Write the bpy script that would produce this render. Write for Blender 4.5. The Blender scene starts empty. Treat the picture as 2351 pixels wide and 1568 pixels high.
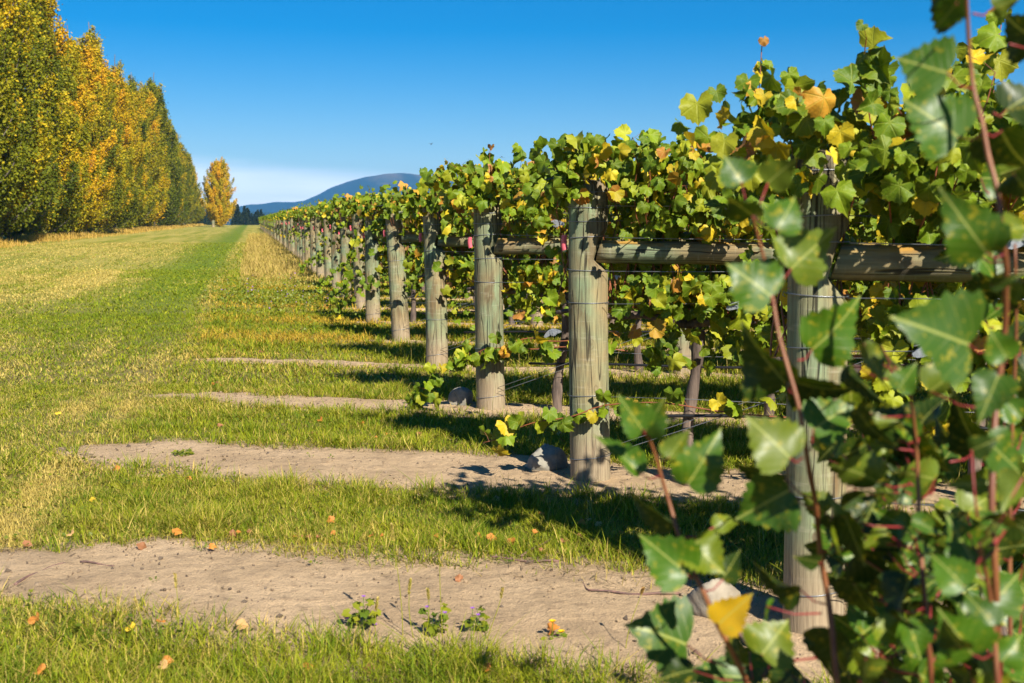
import bpy, math, random
import numpy as np
from mathutils import Vector, Matrix

# ------------------------------------------------------------------ scene, camera, light
SC = bpy.context.scene
COL = SC.collection
R = math.radians
rng = np.random.RandomState(7)
random.seed(7)

EYE = 1.385
PITCH = R(5.66)
FPX = 2612.0                      # focal length in pixels of a 2351 x 1568 frame (40 mm lens)
cam = bpy.data.cameras.new("camera")
cam_o = bpy.data.objects.new("camera", cam)
COL.objects.link(cam_o)
SC.camera = cam_o
cam_o.location = (0, 0, EYE)
cam_o.rotation_euler = (R(90) - PITCH, 0, 0)
cam.lens = 40.0
cam.sensor_width = 36.0
cam.clip_start = 0.05
cam.clip_end = 40000
cam.dof.use_dof = True
cam.dof.focus_distance = 7.6
cam.dof.aperture_fstop = 5.4

SUN_AZ, SUN_EL = R(152), R(38)
world = bpy.data.worlds.new("World")
SC.world = world
world.use_nodes = True
wn, wl = world.node_tree.nodes, world.node_tree.links
bg = wn["Background"]
sky = wn.new("ShaderNodeTexSky")
sky.sky_type = 'NISHITA'
sky.sun_disc = False
sky.sun_elevation = SUN_EL
sky.sun_rotation = SUN_AZ
sky.altitude = 300
sky.air_density = 1.0
sky.dust_density = 0.0
sky.ozone_density = 3.0
hs = wn.new("ShaderNodeHueSaturation")
hs.inputs["Saturation"].default_value = 1.72
hs.inputs["Value"].default_value = 1.0
wl.new(sky.outputs[0], hs.inputs["Color"])
# thin bank of cirrus low over the hills
tc = wn.new("ShaderNodeTexCoord")
sep = wn.new("ShaderNodeSeparateXYZ")
wl.new(tc.outputs["Generated"], sep.inputs[0])
mp = wn.new("ShaderNodeMapping")
mp.inputs["Scale"].default_value = (2.2, 2.2, 26.0)
mp.inputs["Rotation"].default_value = (0, R(3.0), 0)
wl.new(tc.outputs["Generated"], mp.inputs[0])
cn = wn.new("ShaderNodeTexNoise")
cn.inputs["Scale"].default_value = 1.6
cn.inputs["Detail"].default_value = 7
cn.inputs["Roughness"].default_value = 0.55
wl.new(mp.outputs[0], cn.inputs["Vector"])


def wmath(op, a, b, clamp=False):
    n = wn.new("ShaderNodeMath")
    n.operation = op
    n.use_clamp = clamp
    for i, v in enumerate((a, b)):
        if isinstance(v, (int, float)):
            n.inputs[i].default_value = v
        else:
            wl.new(v, n.inputs[i])
    return n.outputs[0]


def wrange(v, a, b, c, d):
    n = wn.new("ShaderNodeMapRange")
    n.interpolation_type = 'SMOOTHSTEP'
    wl.new(v, n.inputs[0])
    for i, x in enumerate((a, b, c, d)):
        n.inputs[1 + i].default_value = x
    return n.outputs[0]


# bank edge: falls away from x = -0.1 (east) so the cloud lies over the far end of the field
edge = wmath('ADD', sep.outputs[2], wmath('MULTIPLY', wmath('SUBTRACT', cn.outputs["Fac"], 0.5), 0.022))
edge = wmath('ADD', edge, wmath('MULTIPLY', wmath('ADD', sep.outputs[0], 0.27), 0.075))
bank = wrange(edge, 0.046, 0.066, 1.0, 0.0)
sidef = wrange(sep.outputs[0], -0.12, 0.0, 1.0, 0.0)
streak = wrange(cn.outputs["Fac"], 0.34, 0.62, 0.55, 1.0)
cloud = wmath('MULTIPLY', wmath('MULTIPLY', bank, streak), sidef)
cloud = wmath('MULTIPLY', cloud, 0.95)
mx = wn.new("ShaderNodeMix")
mx.data_type = 'RGBA'
wl.new(cloud, mx.inputs["Factor"])
tint = wn.new("ShaderNodeMix")
tint.data_type = 'RGBA'
tint.blend_type = 'MULTIPLY'
tint.inputs[0].default_value = 1.0
wl.new(hs.outputs[0], tint.inputs[6])
tint.inputs[7].default_value = (0.95, 0.94, 1.03, 1)
wl.new(tint.outputs[2], mx.inputs[6])
mx.inputs[7].default_value = (14.5, 15.3, 16.2, 1)
wl.new(mx.outputs[2], bg.inputs[0])
bg.inputs[1].default_value = 0.052

sun = bpy.data.lights.new("sun", 'SUN')
sun.energy = 5.0
sun.angle = R(0.5)
sun.color = (1.0, 0.94, 0.82)
sun_o = bpy.data.objects.new("sun", sun)
COL.objects.link(sun_o)
sdir = Vector((math.sin(SUN_AZ) * math.cos(SUN_EL), math.cos(SUN_AZ) * math.cos(SUN_EL), math.sin(SUN_EL)))
sun_o.rotation_euler = sdir.to_track_quat('Z', 'Y').to_euler()
sun_o.location = (4, -8, 20)

vs = SC.view_settings
SC.display_settings.display_device = 'sRGB'
vs.view_transform = 'Standard'
vs.look = 'None'
vs.exposure = 0.98
vs.gamma = 1.0
vs.use_curve_mapping = False
cy = SC.cycles
cy.use_denoising = True
cy.max_bounces = 8
cy.diffuse_bounces = 2
cy.glossy_bounces = 2
cy.transmission_bounces = 4
cy.transparent_max_bounces = 4
cy.volume_bounces = 0
cy.caustics_reflective = False
cy.caustics_refractive = False
cy.sample_clamp_indirect = 4.0

# ------------------------------------------------------------------ frames of reference
UD = np.array([0.9686, -0.2486])         # along a vine row, away from its end post
HD = np.array([-0.2225, 0.9749])         # along the line of end posts, away from the camera
PITCHC, PITCHS = math.cos(PITCH), math.sin(PITCH)


def ground_z(x, y):
    x = np.asarray(x, float)
    y = np.asarray(y, float)
    d = np.maximum(0.0, y - 9.5)
    d = np.where(d < 6, d * d / 12.0, d - 3.0)
    dd = np.minimum(d, 330.0)
    z = 0.0076 * dd
    return z + 0 * x


def ray(px, py):
    dx = (px - 1175.5) / FPX
    dy = (py - 784.0) / FPX
    return np.array([dx, PITCHC - dy * PITCHS, -PITCHS - dy * PITCHC])


def gp(px, py):
    """the spot of ground seen at (px, py) of the 2351 x 1568 view"""
    r = ray(px, py)
    lo, hi = 0.5, 900.0
    for _ in range(60):
        m = math.sqrt(lo * hi)
        p = r * m
        if p[2] + EYE > ground_z(p[0], p[1]):
            lo = m
        else:
            hi = m
    p = r * lo
    return np.array([p[0], p[1], float(ground_z(p[0], p[1]))])


def at(px, py, depth):
    r = ray(px, py)
    p = r * (depth / r[1])
    return np.array([p[0], p[1], p[2] + EYE])


BASES = [gp(1860, 1447)[:2], gp(1355, 1103)[:2], gp(1130, 942)[:2], gp(1003, 843)[:2], gp(920, 785)[:2]]
STEP = 2.72
NROW = 80
for k in range(5, NROW):
    BASES.append(BASES[4] + HD * STEP * (k - 4) + UD * rng.uniform(-0.06, 0.06))
P0 = BASES[0]
MINV = np.linalg.inv(np.stack([HD, UD], 1))


def ab(x, y):
    """(distance along the headland from the first post, distance along a row)"""
    x = np.asarray(x) - P0[0]
    y = np.asarray(y) - P0[1]
    return MINV[0, 0] * x + MINV[0, 1] * y, MINV[1, 0] * x + MINV[1, 1] * y


ROWA = np.array([ab(*b)[0] for b in BASES])
ROWB = np.array([ab(*b)[1] for b in BASES])


def hash2(ix, iy, s):
    h = np.sin(ix * 127.1 + iy * 311.7 + s * 74.7) * 43758.5453
    return h - np.floor(h)


def vnoise(x, y, s=0.0):
    x = np.asarray(x, float)
    y = np.asarray(y, float)
    ix, iy = np.floor(x), np.floor(y)
    fx, fy = x - ix, y - iy
    fx = fx * fx * (3 - 2 * fx)
    fy = fy * fy * (3 - 2 * fy)
    a = hash2(ix, iy, s)
    b = hash2(ix + 1, iy, s)
    c = hash2(ix, iy + 1, s)
    d = hash2(ix + 1, iy + 1, s)
    return (a * (1 - fx) + b * fx) * (1 - fy) + (c * (1 - fx) + d * fx) * fy


def fbm(x, y, s=0.0, o=4):
    t, a, n = 0.0, 0.5, 0.0
    for i in range(o):
        t = t + a * vnoise(x * 2 ** i, y * 2 ** i, s + i * 3.1)
        n += a
        a *= 0.5
    return t / n


def sstep(e0, e1, x):
    t = np.clip((x - e0) / (e1 - e0), 0, 1)
    return t * t * (3 - 2 * t)


# ------------------------------------------------------------------ mesh helpers
class TB:
    """collects triangles with a colour and a uv per vertex and builds ONE mesh object"""

    def __init__(self):
        self.V, self.F, self.C, self.U, self.M = [], [], [], [], []
        self.n = 0

    def add(self, V, F, col=(1, 1, 1), uv=None, mi=0):
        V = np.asarray(V, float).reshape(-1, 3)
        F = np.asarray(F, int).reshape(-1, 3)
        c = np.asarray(col, float)
        if c.ndim == 1:
            c = np.tile(c, (len(V), 1))
        self.V.append(V)
        self.F.append(F + self.n)
        self.C.append(c)
        self.U.append(np.zeros((len(V), 2)) if uv is None else np.asarray(uv, float))
        self.M.append(np.full(len(F), mi))
        self.n += len(V)
        return self

    def tube(self, pts, rad, seg=6, col=(1, 1, 1), cap=True, mi=0):
        pts = np.asarray(pts, float)
        n = len(pts)
        rad = np.full(n, rad) if np.isscalar(rad) else np.asarray(rad, float)
        T = np.gradient(pts, axis=0)
        T /= np.linalg.norm(T, axis=1)[:, None] + 1e-12
        ref = np.array([0, 0, 1.0]) if abs(T[:, 2]).mean() < 0.8 else np.array([1.0, 0, 0])
        A = np.cross(T, ref)
        A /= np.linalg.norm(A, axis=1)[:, None] + 1e-12
        B = np.cross(T, A)
        th = np.linspace(0, 2 * math.pi, seg, endpoint=False)
        V = pts[:, None, :] + rad[:, None, None] * (np.cos(th)[None, :, None] * A[:, None, :] + np.sin(th)[None, :, None] * B[:, None, :])
        V = V.reshape(-1, 3)
        F = []
        for i in range(n - 1):
            for j in range(seg):
                a, b = i * seg + j, i * seg + (j + 1) % seg
                c, d = a + seg, b + seg
                F += [(a, b, d), (a, d, c)]
        if cap:
            V = np.vstack([V, pts[0], pts[-1]])
            for j in range(seg):
                F.append((n * seg, (j + 1) % seg, j))
                F.append((n * seg + 1, (n - 1) * seg + j, (n - 1) * seg + (j + 1) % seg))
        L = np.concatenate([[0], np.cumsum(np.linalg.norm(np.diff(pts, axis=0), axis=1))])
        uv = np.stack([np.tile(th / (2 * math.pi), n), np.repeat(L, seg)], 1)
        if cap:
            uv = np.vstack([uv, [0, 0], [0, L[-1]]])
        return self.add(V, F, col, uv, mi)

    def inst(self, T, P, X, Y, Z, S, col, mi=0):
        """copies of template T = (V, F, uv) at P with axes X, Y, Z, sizes S and colours col"""
        tv, tf, tu = T
        P = np.asarray(P, float)
        N = len(P)
        if N == 0:
            return self
        S = np.asarray(S, float).reshape(N, 1, 1)
        V = P[:, None, :] + S * (tv[None, :, 0:1] * X[:, None, :] + tv[None, :, 1:2] * Y[:, None, :] + tv[None, :, 2:3] * Z[:, None, :])
        F = tf[None] + (np.arange(N) * len(tv))[:, None, None]
        c = np.repeat(np.asarray(col, float), len(tv), axis=0)
        return self.add(V.reshape(-1, 3), F.reshape(-1, 3), c, np.tile(tu, (N, 1)), mi)

    def build(self, name, mats, parent=None, smooth=True):
        V = np.concatenate(self.V)
        F = np.concatenate(self.F)
        C = np.concatenate(self.C)
        U = np.concatenate(self.U)
        M = np.concatenate(self.M)
        me = bpy.data.meshes.new(name)
        me.vertices.add(len(V))
        me.vertices.foreach_set("co", V.astype(np.float32).ravel())
        me.loops.add(len(F) * 3)
        me.loops.foreach_set("vertex_index", F.astype(np.int32).ravel())
        me.polygons.add(len(F))
        me.polygons.foreach_set("loop_start", np.arange(0, len(F) * 3, 3, dtype=np.int32))
        me.polygons.foreach_set("material_index", M.astype(np.int32))
        me.polygons.foreach_set("use_smooth", np.full(len(F), smooth))
        me.update(calc_edges=True)
        a = me.color_attributes.new("col", 'FLOAT_COLOR', 'POINT')
        a.data.foreach_set("color", np.hstack([C, np.ones((len(C), 1))]).astype(np.float32).ravel())
        u = me.uv_layers.new(name="UVMap")
        u.data.foreach_set("uv", U[F.ravel()].astype(np.float32).ravel())
        for m in (mats if isinstance(mats, (list, tuple)) else [mats]):
            me.materials.append(m)
        o = bpy.data.objects.new(name, me)
        COL.objects.link(o)
        if parent is not None:
            o.parent = parent
        return o


def tag(o, label=None, cat=None, group=None, kind=None):
    for k, v in (("label", label), ("category", cat), ("group", group), ("kind", kind)):
        if v:
            o[k] = v
    return o


def empty(name, loc=(0, 0, 0), rz=0.0):
    o = bpy.data.objects.new(name, None)
    o.empty_display_size = 0.1
    COL.objects.link(o)
    o.location = loc
    o.rotation_euler = (0, 0, rz)
    return o


def kids(o):
    return list(o.children)


def copy_tree(o, parent=None):
    c = o.copy()
    COL.objects.link(c)
    c.parent = parent
    for ch in kids(o):
        copy_tree(ch, c)
    return c


def unit(v):
    v = np.asarray(v, float)
    return v / (np.linalg.norm(v, axis=-1, keepdims=True) + 1e-12)


def frames(tip, nrm):
    """leaf axes from tip directions and rough normals"""
    Y = unit(tip)
    Z = unit(nrm - (nrm * Y).sum(-1, keepdims=True) * Y)
    X = np.cross(Y, Z)
    return X, Y, Z


def grid_uv(nx, ny):
    i = np.arange(nx * ny).reshape(ny, nx)
    a, b, c, d = i[:-1, :-1].ravel(), i[:-1, 1:].ravel(), i[1:, 1:].ravel(), i[1:, :-1].ravel()
    return np.vstack([np.stack([a, b, c], 1), np.stack([a, c, d], 1)])


# ------------------------------------------------------------------ materials
def mat(name):
    m = bpy.data.materials.new(name)
    m.use_nodes = True
    return m, m.node_tree.nodes, m.node_tree.links, m.node_tree.nodes["Principled BSDF"]


class NB:
    """small node-building helper"""

    def __init__(self, m):
        self.n, self.l = m.node_tree.nodes, m.node_tree.links

    def put(self, sock, v):
        if hasattr(v, "is_linked"):
            self.l.new(v, sock)
        elif isinstance(v, (int, float)):
            sock.default_value = v
        else:
            sock.default_value = tuple(v) if len(v) == len(sock.default_value) else tuple(v) + (1,)

    def attr(self, name):
        a = self.n.new("ShaderNodeAttribute")
        a.attribute_name = name
        return a.outputs["Color"]

    def coord(self, kind="Object", scale=(1, 1, 1), rot=(0, 0, 0), loc=None):
        t = self.n.new("ShaderNodeTexCoord")
        mp = self.n.new("ShaderNodeMapping")
        mp.inputs["Scale"].default_value = scale
        mp.inputs["Rotation"].default_value = rot
        self.l.new(t.outputs[kind], mp.inputs[0])
        if loc is not None:
            self.put(mp.inputs["Location"], loc)
        return mp.outputs[0]

    def noise(self, vec, scale, detail=4, rough=0.55, dist=0.0):
        n = self.n.new("ShaderNodeTexNoise")
        n.inputs["Scale"].default_value = scale
        n.inputs["Detail"].default_value = detail
        n.inputs["Roughness"].default_value = rough
        n.inputs["Distortion"].default_value = dist
        if vec is not None:
            self.l.new(vec, n.inputs["Vector"])
        return n.outputs["Fac"]

    def voro(self, vec, scale, feat='F1', out="Distance"):
        n = self.n.new("ShaderNodeTexVoronoi")
        n.feature = feat
        n.inputs["Scale"].default_value = scale
        self.l.new(vec, n.inputs["Vector"])
        return n.outputs[out]

    def math(self, op, a, b=0.0, c=0.0, clamp=False):
        n = self.n.new("ShaderNodeMath")
        n.operation = op
        n.use_clamp = clamp
        self.put(n.inputs[0], a)
        self.put(n.inputs[1], b)
        self.put(n.inputs[2], c)
        return n.outputs[0]

    def rng(self, v, a, b, c=0.0, d=1.0, smooth=True):
        n = self.n.new("ShaderNodeMapRange")
        n.interpolation_type = 'SMOOTHSTEP' if smooth else 'LINEAR'
        self.put(n.inputs[0], v)
        for i, x in enumerate((a, b, c, d)):
            self.put(n.inputs[1 + i], x)
        return n.outputs[0]

    def mix(self, f, a, b, blend='MIX'):
        n = self.n.new("ShaderNodeMix")
        n.data_type = 'RGBA'
        n.blend_type = blend
        self.put(n.inputs[0], f)
        self.put(n.inputs[6], a)
        self.put(n.inputs[7], b)
        return n.outputs[2]

    def ramp(self, f, stops):
        n = self.n.new("ShaderNodeValToRGB")
        el = n.color_ramp.elements
        while len(el) < len(stops):
            el.new(0.5)
        for e, (p, c) in zip(el, stops):
            e.position = p
            e.color = tuple(c) + (1,)
        self.put(n.inputs[0], f)
        return n.outputs[0]

    def bump(self, h, strength=0.5, dist=0.01):
        n = self.n.new("ShaderNodeBump")
        n.inputs["Strength"].default_value = strength
        n.inputs["Distance"].default_value = dist
        self.l.new(h, n.inputs["Height"])
        return n.outputs[0]

    def sepxyz(self, v):
        n = self.n.new("ShaderNodeSeparateXYZ")
        self.l.new(v, n.inputs[0])
        return n.outputs

    def objrand(self):
        n = self.n.new("ShaderNodeObjectInfo")
        return n.outputs["Random"]

    def objcol(self):
        n = self.n.new("ShaderNodeObjectInfo")
        return n.outputs["Color"]


def leaf_shader(m, color, transl=0.35, rough=0.45, spec=0.5, tint=(1.25, 1.25, 0.6), normal=None):
    """thin leaf: glossy upper layer plus light passing through"""
    b = NB(m)
    p = m.node_tree.nodes["Principled BSDF"]
    b.put(p.inputs["Base Color"], color)
    p.inputs["Roughness"].default_value = rough
    p.inputs["Specular IOR Level"].default_value = spec
    t = b.n.new("ShaderNodeBsdfTranslucent")
    b.put(t.inputs[0], b.mix(1.0, color, tint, 'MULTIPLY'))
    if normal is not None:
        b.l.new(normal, p.inputs["Normal"])
    ms = b.n.new("ShaderNodeMixShader")
    ms.inputs[0].default_value = transl
    b.l.new(p.outputs[0], ms.inputs[1])
    b.l.new(t.outputs[0], ms.inputs[2])
    b.l.new(ms.outputs[0], b.n["Material Output"].inputs[0])


def attr_leaf(name, transl, rough, spec, tint=(1.25, 1.25, 0.6)):
    m, n, l, p = mat(name)
    leaf_shader(m, NB(m).attr("col"), transl, rough, spec, tint)
    return m


M_grass = attr_leaf("grass_blade", 0.30, 0.6, 0.15, (1.2, 1.2, 0.6))
M_dryleaf = attr_leaf("dry_leaf", 0.2, 0.6, 0.3, (1.2, 1.0, 0.7))
M_needle = attr_leaf("conifer_foliage", 0.1, 0.6, 0.3)

# grape leaf: colour from the leaf, veins and yellowing margin from the leaf's own coordinates
M_vine, n_, l_, p_ = mat("vine_leaf")
b = NB(M_vine)
uvn = b.n.new("ShaderNodeTexCoord").outputs["UV"]
sx = b.sepxyz(uvn)
rad = b.math('SQRT', b.math('ADD', b.math('MULTIPLY', sx[0], sx[0]), b.math('MULTIPLY', sx[1], sx[1])))
ang = b.math('ARCTAN2', sx[0], sx[1])
fold = b.math('ABSOLUTE', b.math('SUBTRACT', b.math('FRACT', b.math('ADD', b.math('DIVIDE', ang, 0.92), 0.5)), 0.5))
vein = b.math('MULTIPLY', b.math('MULTIPLY', fold, rad), 1.0)
vein = b.rng(vein, 0.006, 0.026, 1.0, 0.0)
base = b.attr("col")
nz = b.noise(uvn, 5.0, 4, 0.6)
base = b.mix(b.rng(nz, 0.35, 0.75, 0.0, 0.45), base, b.mix(0.5, base, (0.26, 0.27, 0.03)))
base = b.mix(b.math('MULTIPLY', b.rng(b.math('ADD', rad, b.math('MULTIPLY', nz, 0.3)), 0.60, 0.80), 0.30), base, (0.42, 0.30, 0.03))
base = b.mix(b.math('MULTIPLY', vein, 0.28), base, (0.36, 0.40, 0.05))
leaf_shader(M_vine, base, 0.19, 0.5, 0.25, (1.5, 1.4, 0.35), b.bump(b.math('SUBTRACT', nz, b.math('MULTIPLY', vein, 0.5)), 0.35, 0.012))

# poplar sucker leaf seen close: dark glossy green, yellow midrib and blotches
M_poplar_near, n_, l_, p_ = mat("poplar_leaf")
b = NB(M_poplar_near)
uvn = b.n.new("ShaderNodeTexCoord").outputs["UV"]
sx = b.sepxyz(uvn)
ax = b.math('ABSOLUTE', sx[0])
mid = b.rng(ax, 0.008, 0.030, 1.0, 0.0)
lat = b.math('ABSOLUTE', b.math('SUBTRACT', b.math('FRACT', b.math('MULTIPLY', b.math('SUBTRACT', sx[1], b.math('MULTIPLY', ax, 0.75)), 6.0)), 0.5))
lat = b.rng(lat, 0.0, 0.07, 0.3, 0.0)
base = b.attr("col")
nz = b.noise(b.coord("Object", (1, 1, 1)), 95.0, 3, 0.6)
base = b.mix(b.math('MULTIPLY', b.rng(nz, 0.56, 0.70), 0.55), base, (0.42, 0.33, 0.02))
base = b.mix(b.math('MULTIPLY', b.math('MAXIMUM', mid, lat), 0.6), base, (0.40, 0.42, 0.10))
leaf_shader(M_poplar_near, base, 0.26, 0.40, 0.34, (1.35, 1.25, 0.3), b.bump(b.math('MULTIPLY', lat, -1.0), 0.25, 0.004))


def plain(name, col, rough=0.6, metal=0.0, spec=0.5):
    m, n, l, p = mat(name)
    p.inputs["Base Color"].default_value = tuple(col) + (1,)
    p.inputs["Roughness"].default_value = rough
    p.inputs["Metallic"].default_value = metal
    p.inputs["Specular IOR Level"].default_value = spec
    return m


def noisy(name, c1, c2, scale, rough=0.7, bump=0.3, dist=0.005, stretch=(1, 1, 1), metal=0.0):
    m, n, l, p = mat(name)
    b = NB(m)
    v = b.coord("Object", stretch)
    f = b.noise(v, scale, 6, 0.6)
    b.put(p.inputs["Base Color"], b.mix(b.rng(f, 0.3, 0.7), c1, c2))
    p.inputs["Roughness"].default_value = rough
    p.inputs["Metallic"].default_value = metal
    l.new(b.bump(f, bump, dist), p.inputs["Normal"])
    return m


M_cane = noisy("cane_bark", (0.30, 0.085, 0.025), (0.17, 0.06, 0.03), 22, 0.55, 0.2, 0.002)
M_trunk = noisy("vine_bark", (0.19, 0.135, 0.10), (0.06, 0.042, 0.035), 30, 0.9, 1.0, 0.012, (1, 1, 0.12))
M_twig = noisy("twig_bark", (0.22, 0.12, 0.09), (0.10, 0.06, 0.05), 40, 0.8, 0.4, 0.003)
M_stem = noisy("sucker_bark", (0.26, 0.10, 0.035), (0.14, 0.038, 0.012), 18, 0.5, 0.2, 0.002)
M_petiole = plain("red_petiole", (0.24, 0.022, 0.022), 0.5)
M_treebark = noisy("poplar_bark", (0.16, 0.13, 0.10), (0.07, 0.055, 0.04), 3, 0.9, 0.6, 0.05, (1, 1, 0.3))
M_wire = plain("galvanised_wire", (0.27, 0.28, 0.30), 0.45, 0.7)
M_zinc = noisy("zinc_plate", (0.42, 0.44, 0.46), (0.22, 0.23, 0.25), 60, 0.5, 0.1, 0.001, metal=0.6)
M_pipe = plain("black_pipe", (0.012, 0.012, 0.014), 0.38)
M_cap = plain("dark_plate", (0.022, 0.024, 0.028), 0.5)
M_pink = plain("pink_tape", (0.72, 0.13, 0.17), 0.45)
M_rock = noisy("grey_stone", (0.30, 0.275, 0.22), (0.12, 0.11, 0.09), 9, 0.9, 0.6, 0.02)
M_palerock = noisy("pale_stone", (0.32, 0.27, 0.20), (0.19, 0.155, 0.11), 9, 0.9, 0.6, 0.02)
M_bird = plain("dark_plumage", (0.03, 0.03, 0.035), 0.7)
M_moss = attr_leaf("weed_leaf", 0.25, 0.5, 0.4)


def timber(name, axis, tint=1.0, lichen=False, soiled=True):
    """weathered treated pine: long grain, checks, knots, grey-green face and brown stains"""
    m, n, l, p = mat(name)
    b = NB(m)
    rv = b.objrand()
    off = b.math('MULTIPLY', rv, 37.0)
    cx = b.n.new("ShaderNodeCombineXYZ")
    for i in range(3):
        b.l.new(off, cx.inputs[i])
    st = [1.0, 1.0, 1.0]
    st[axis] = 0.055
    gv = b.coord("Object", st, loc=cx.outputs[0])
    ov = b.coord("Object", (1, 1, 1), loc=cx.outputs[0])
    st2 = [1.0, 1.0, 1.0]
    st2[axis] = 0.22
    sv = b.coord("Object", st2, loc=cx.outputs[0])
    grain = b.noise(gv, 85, 6, 0.65, 0.3)
    fine = b.noise(gv, 260, 3, 0.6)
    stain = b.noise(sv, 9, 5, 0.6, 0.8)
    patch = b.noise(ov, 3.2, 3, 0.5)
    green = b.mix(b.rng(patch, 0.30, 0.68), (0.235 * tint, 0.330 * tint, 0.185 * tint), (0.37 * tint, 0.27 * tint, 0.13 * tint))
    c = b.mix(b.rng(stain, 0.48, 0.70, 0.0, 0.85), green, (0.165 * tint, 0.092 * tint, 0.040 * tint))
    c = b.mix(b.rng(grain, 0.36, 0.66, 0.55, 0.0), c, (0.10, 0.085, 0.05))
    c = b.mix(b.rng(fine, 0.35, 0.75, 0.20, 0.0), c, (0.14, 0.12, 0.08))
    # saw and weather marks across the grain
    bandv = [6.0, 6.0, 6.0]
    bandv[axis] = 42.0
    band = b.noise(b.coord("Object", bandv, loc=cx.outputs[0]), 1.0, 4, 0.6)
    c = b.mix(b.rng(band, 0.55, 0.72, 0.0, 0.28), c, (0.47 * tint, 0.43 * tint, 0.31 * tint))
    # checks: thin dark splits that run with the grain
    crk = b.math('ABSOLUTE', b.math('SUBTRACT', b.noise(gv, 21, 2, 0.4, 0.15), 0.5))
    gate = b.rng(b.noise(sv, 5.0, 2, 0.5), 0.32, 0.52)
    crack = b.math('MULTIPLY', b.rng(crk, 0.005, 0.024, 1.0, 0.0), gate)
    c = b.mix(b.math('MULTIPLY', crack, 0.85), c, (0.022, 0.017, 0.012))
    # knots
    kst = [7.5, 7.5, 7.5]
    kst[axis] = 4.6
    kd = b.voro(b.coord("Object", kst, loc=cx.outputs[0]), 1.0)
    knot = b.rng(kd, 0.06, 0.11, 1.0, 0.0)
    ring = b.math('MULTIPLY', b.rng(b.math('ABSOLUTE', b.math('SUBTRACT', kd, 0.15)), 0.0, 0.02, 1.0, 0.0), 0.45)
    c = b.mix(b.math('MULTIPLY', knot, 0.75), c, (0.10, 0.065, 0.035))
    c = b.mix(ring, c, (0.13, 0.09, 0.05))
    h = b.math('SUBTRACT', b.math('ADD', grain, b.math('MULTIPLY', fine, 0.4)), b.math('MULTIPLY', crack, 1.6))
    if lichen:
        nrm = b.n.new("ShaderNodeNewGeometry").outputs["Normal"]
        up = b.sepxyz(nrm)[2]
        li = b.math('MULTIPLY', b.rng(up, 0.25, 0.85), b.rng(b.noise(sv, 14, 5, 0.7), 0.42, 0.58))
        c = b.mix(b.math('MULTIPLY', li, 0.8), c, (0.42, 0.22, 0.03))
    if soiled:
        z = b.sepxyz(b.coord("Object"))[2]
        soil = b.rng(b.math('ADD', z, b.math('MULTIPLY', b.math('SUBTRACT', patch, 0.5), 0.25)), 0.12, 0.42, 0.85, 0.0)
        c = b.mix(soil, c, b.mix(b.rng(grain, 0.3, 0.7), (0.24, 0.175, 0.11), (0.38, 0.29, 0.19)))
        topw = b.rng(z, 1.58, 1.64, 0.0, 0.6)
        c = b.mix(topw, c, (0.12, 0.10, 0.08))
    b.put(p.inputs["Base Color"], c)
    p.inputs["Roughness"].default_value = 0.85
    p.inputs["Specular IOR Level"].default_value = 0.25
    l.new(b.bump(h, 0.55, 0.006), p.inputs["Normal"])
    return m


M_post = timber("weathered_post_timber", 2)
M_rail = timber("weathered_rail_timber", 0, 0.85, True, False)

# ground seen from near to far: thatch and soil below the blades, mown turf farther off
M_ground, n_, l_, p_ = mat("turf_ground")
b = NB(M_ground)
wv = b.coord("Object", (1, 1, 1))
rv_ = b.coord("Object", (1, 1, 1), (0, 0, -math.atan2(HD[1], HD[0])))      # x along the headland
rs_ = b.n.new("ShaderNodeMapping")
rs_.inputs["Scale"].default_value = (0.05, 1.0, 1.0)
b.l.new(rv_, rs_.inputs[0])
stripe = b.noise(rs_.outputs[0], 0.9, 4, 0.6)
stripe2 = b.noise(rs_.outputs[0], 2.6, 3, 0.6)
big = b.noise(wv, 0.16, 3, 0.5)
fineg = b.noise(wv, 7.0, 5, 0.7)
micro = b.noise(wv, 90.0, 4, 0.7)
turf = b.mix(b.rng(b.math('ADD', b.math('MULTIPLY', stripe, 0.6), b.math('MULTIPLY', stripe2, 0.4)), 0.36, 0.60), (0.24, 0.26, 0.018), (0.56, 0.44, 0.11))
perp = b.sepxyz(rv_)[1]
p0y = -P0[0] * HD[1] + P0[1] * HD[0]
lane = b.math('MULTIPLY', b.rng(perp, p0y + 2.5, p0y + 3.1), b.rng(perp, p0y + 3.5, p0y + 5.9, 1.0, 0.0))
turf = b.mix(b.math('MULTIPLY', lane, 0.95), turf, (0.13, 0.215, 0.012))
turf = b.mix(b.rng(big, 0.35, 0.65, 0.0, 0.3), turf, (0.20, 0.215, 0.03))
turf = b.mix(b.rng(fineg, 0.3, 0.7, 0.0, 0.5), turf, (0.11, 0.13, 0.02))
turf = b.mix(b.rng(micro, 0.3, 0.7, 0.35, 0.0), turf, (0.06, 0.06, 0.02))
thatch = b.mix(b.rng(micro, 0.3, 0.7), (0.12, 0.105, 0.03), (0.26, 0.20, 0.08))
dist = b.sepxyz(wv)[1]
gcol = b.mix(b.rng(dist, 9.0, 26.0), thatch, turf)
fieldn = b.noise(wv, 0.006, 3, 0.5)
far_c = b.mix(b.rng(fieldn, 0.45, 0.55), (0.17, 0.15, 0.06), (0.30, 0.25, 0.14))
gcol = b.mix(b.rng(dist, 380.0, 700.0), gcol, far_c)
b.put(p_.inputs["Base Color"], gcol)
p_.inputs["Roughness"].default_value = 0.95
p_.inputs["Specular IOR Level"].default_value = 0.1
l_.new(b.bump(micro, 0.6, 0.02), p_.inputs["Normal"])

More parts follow.
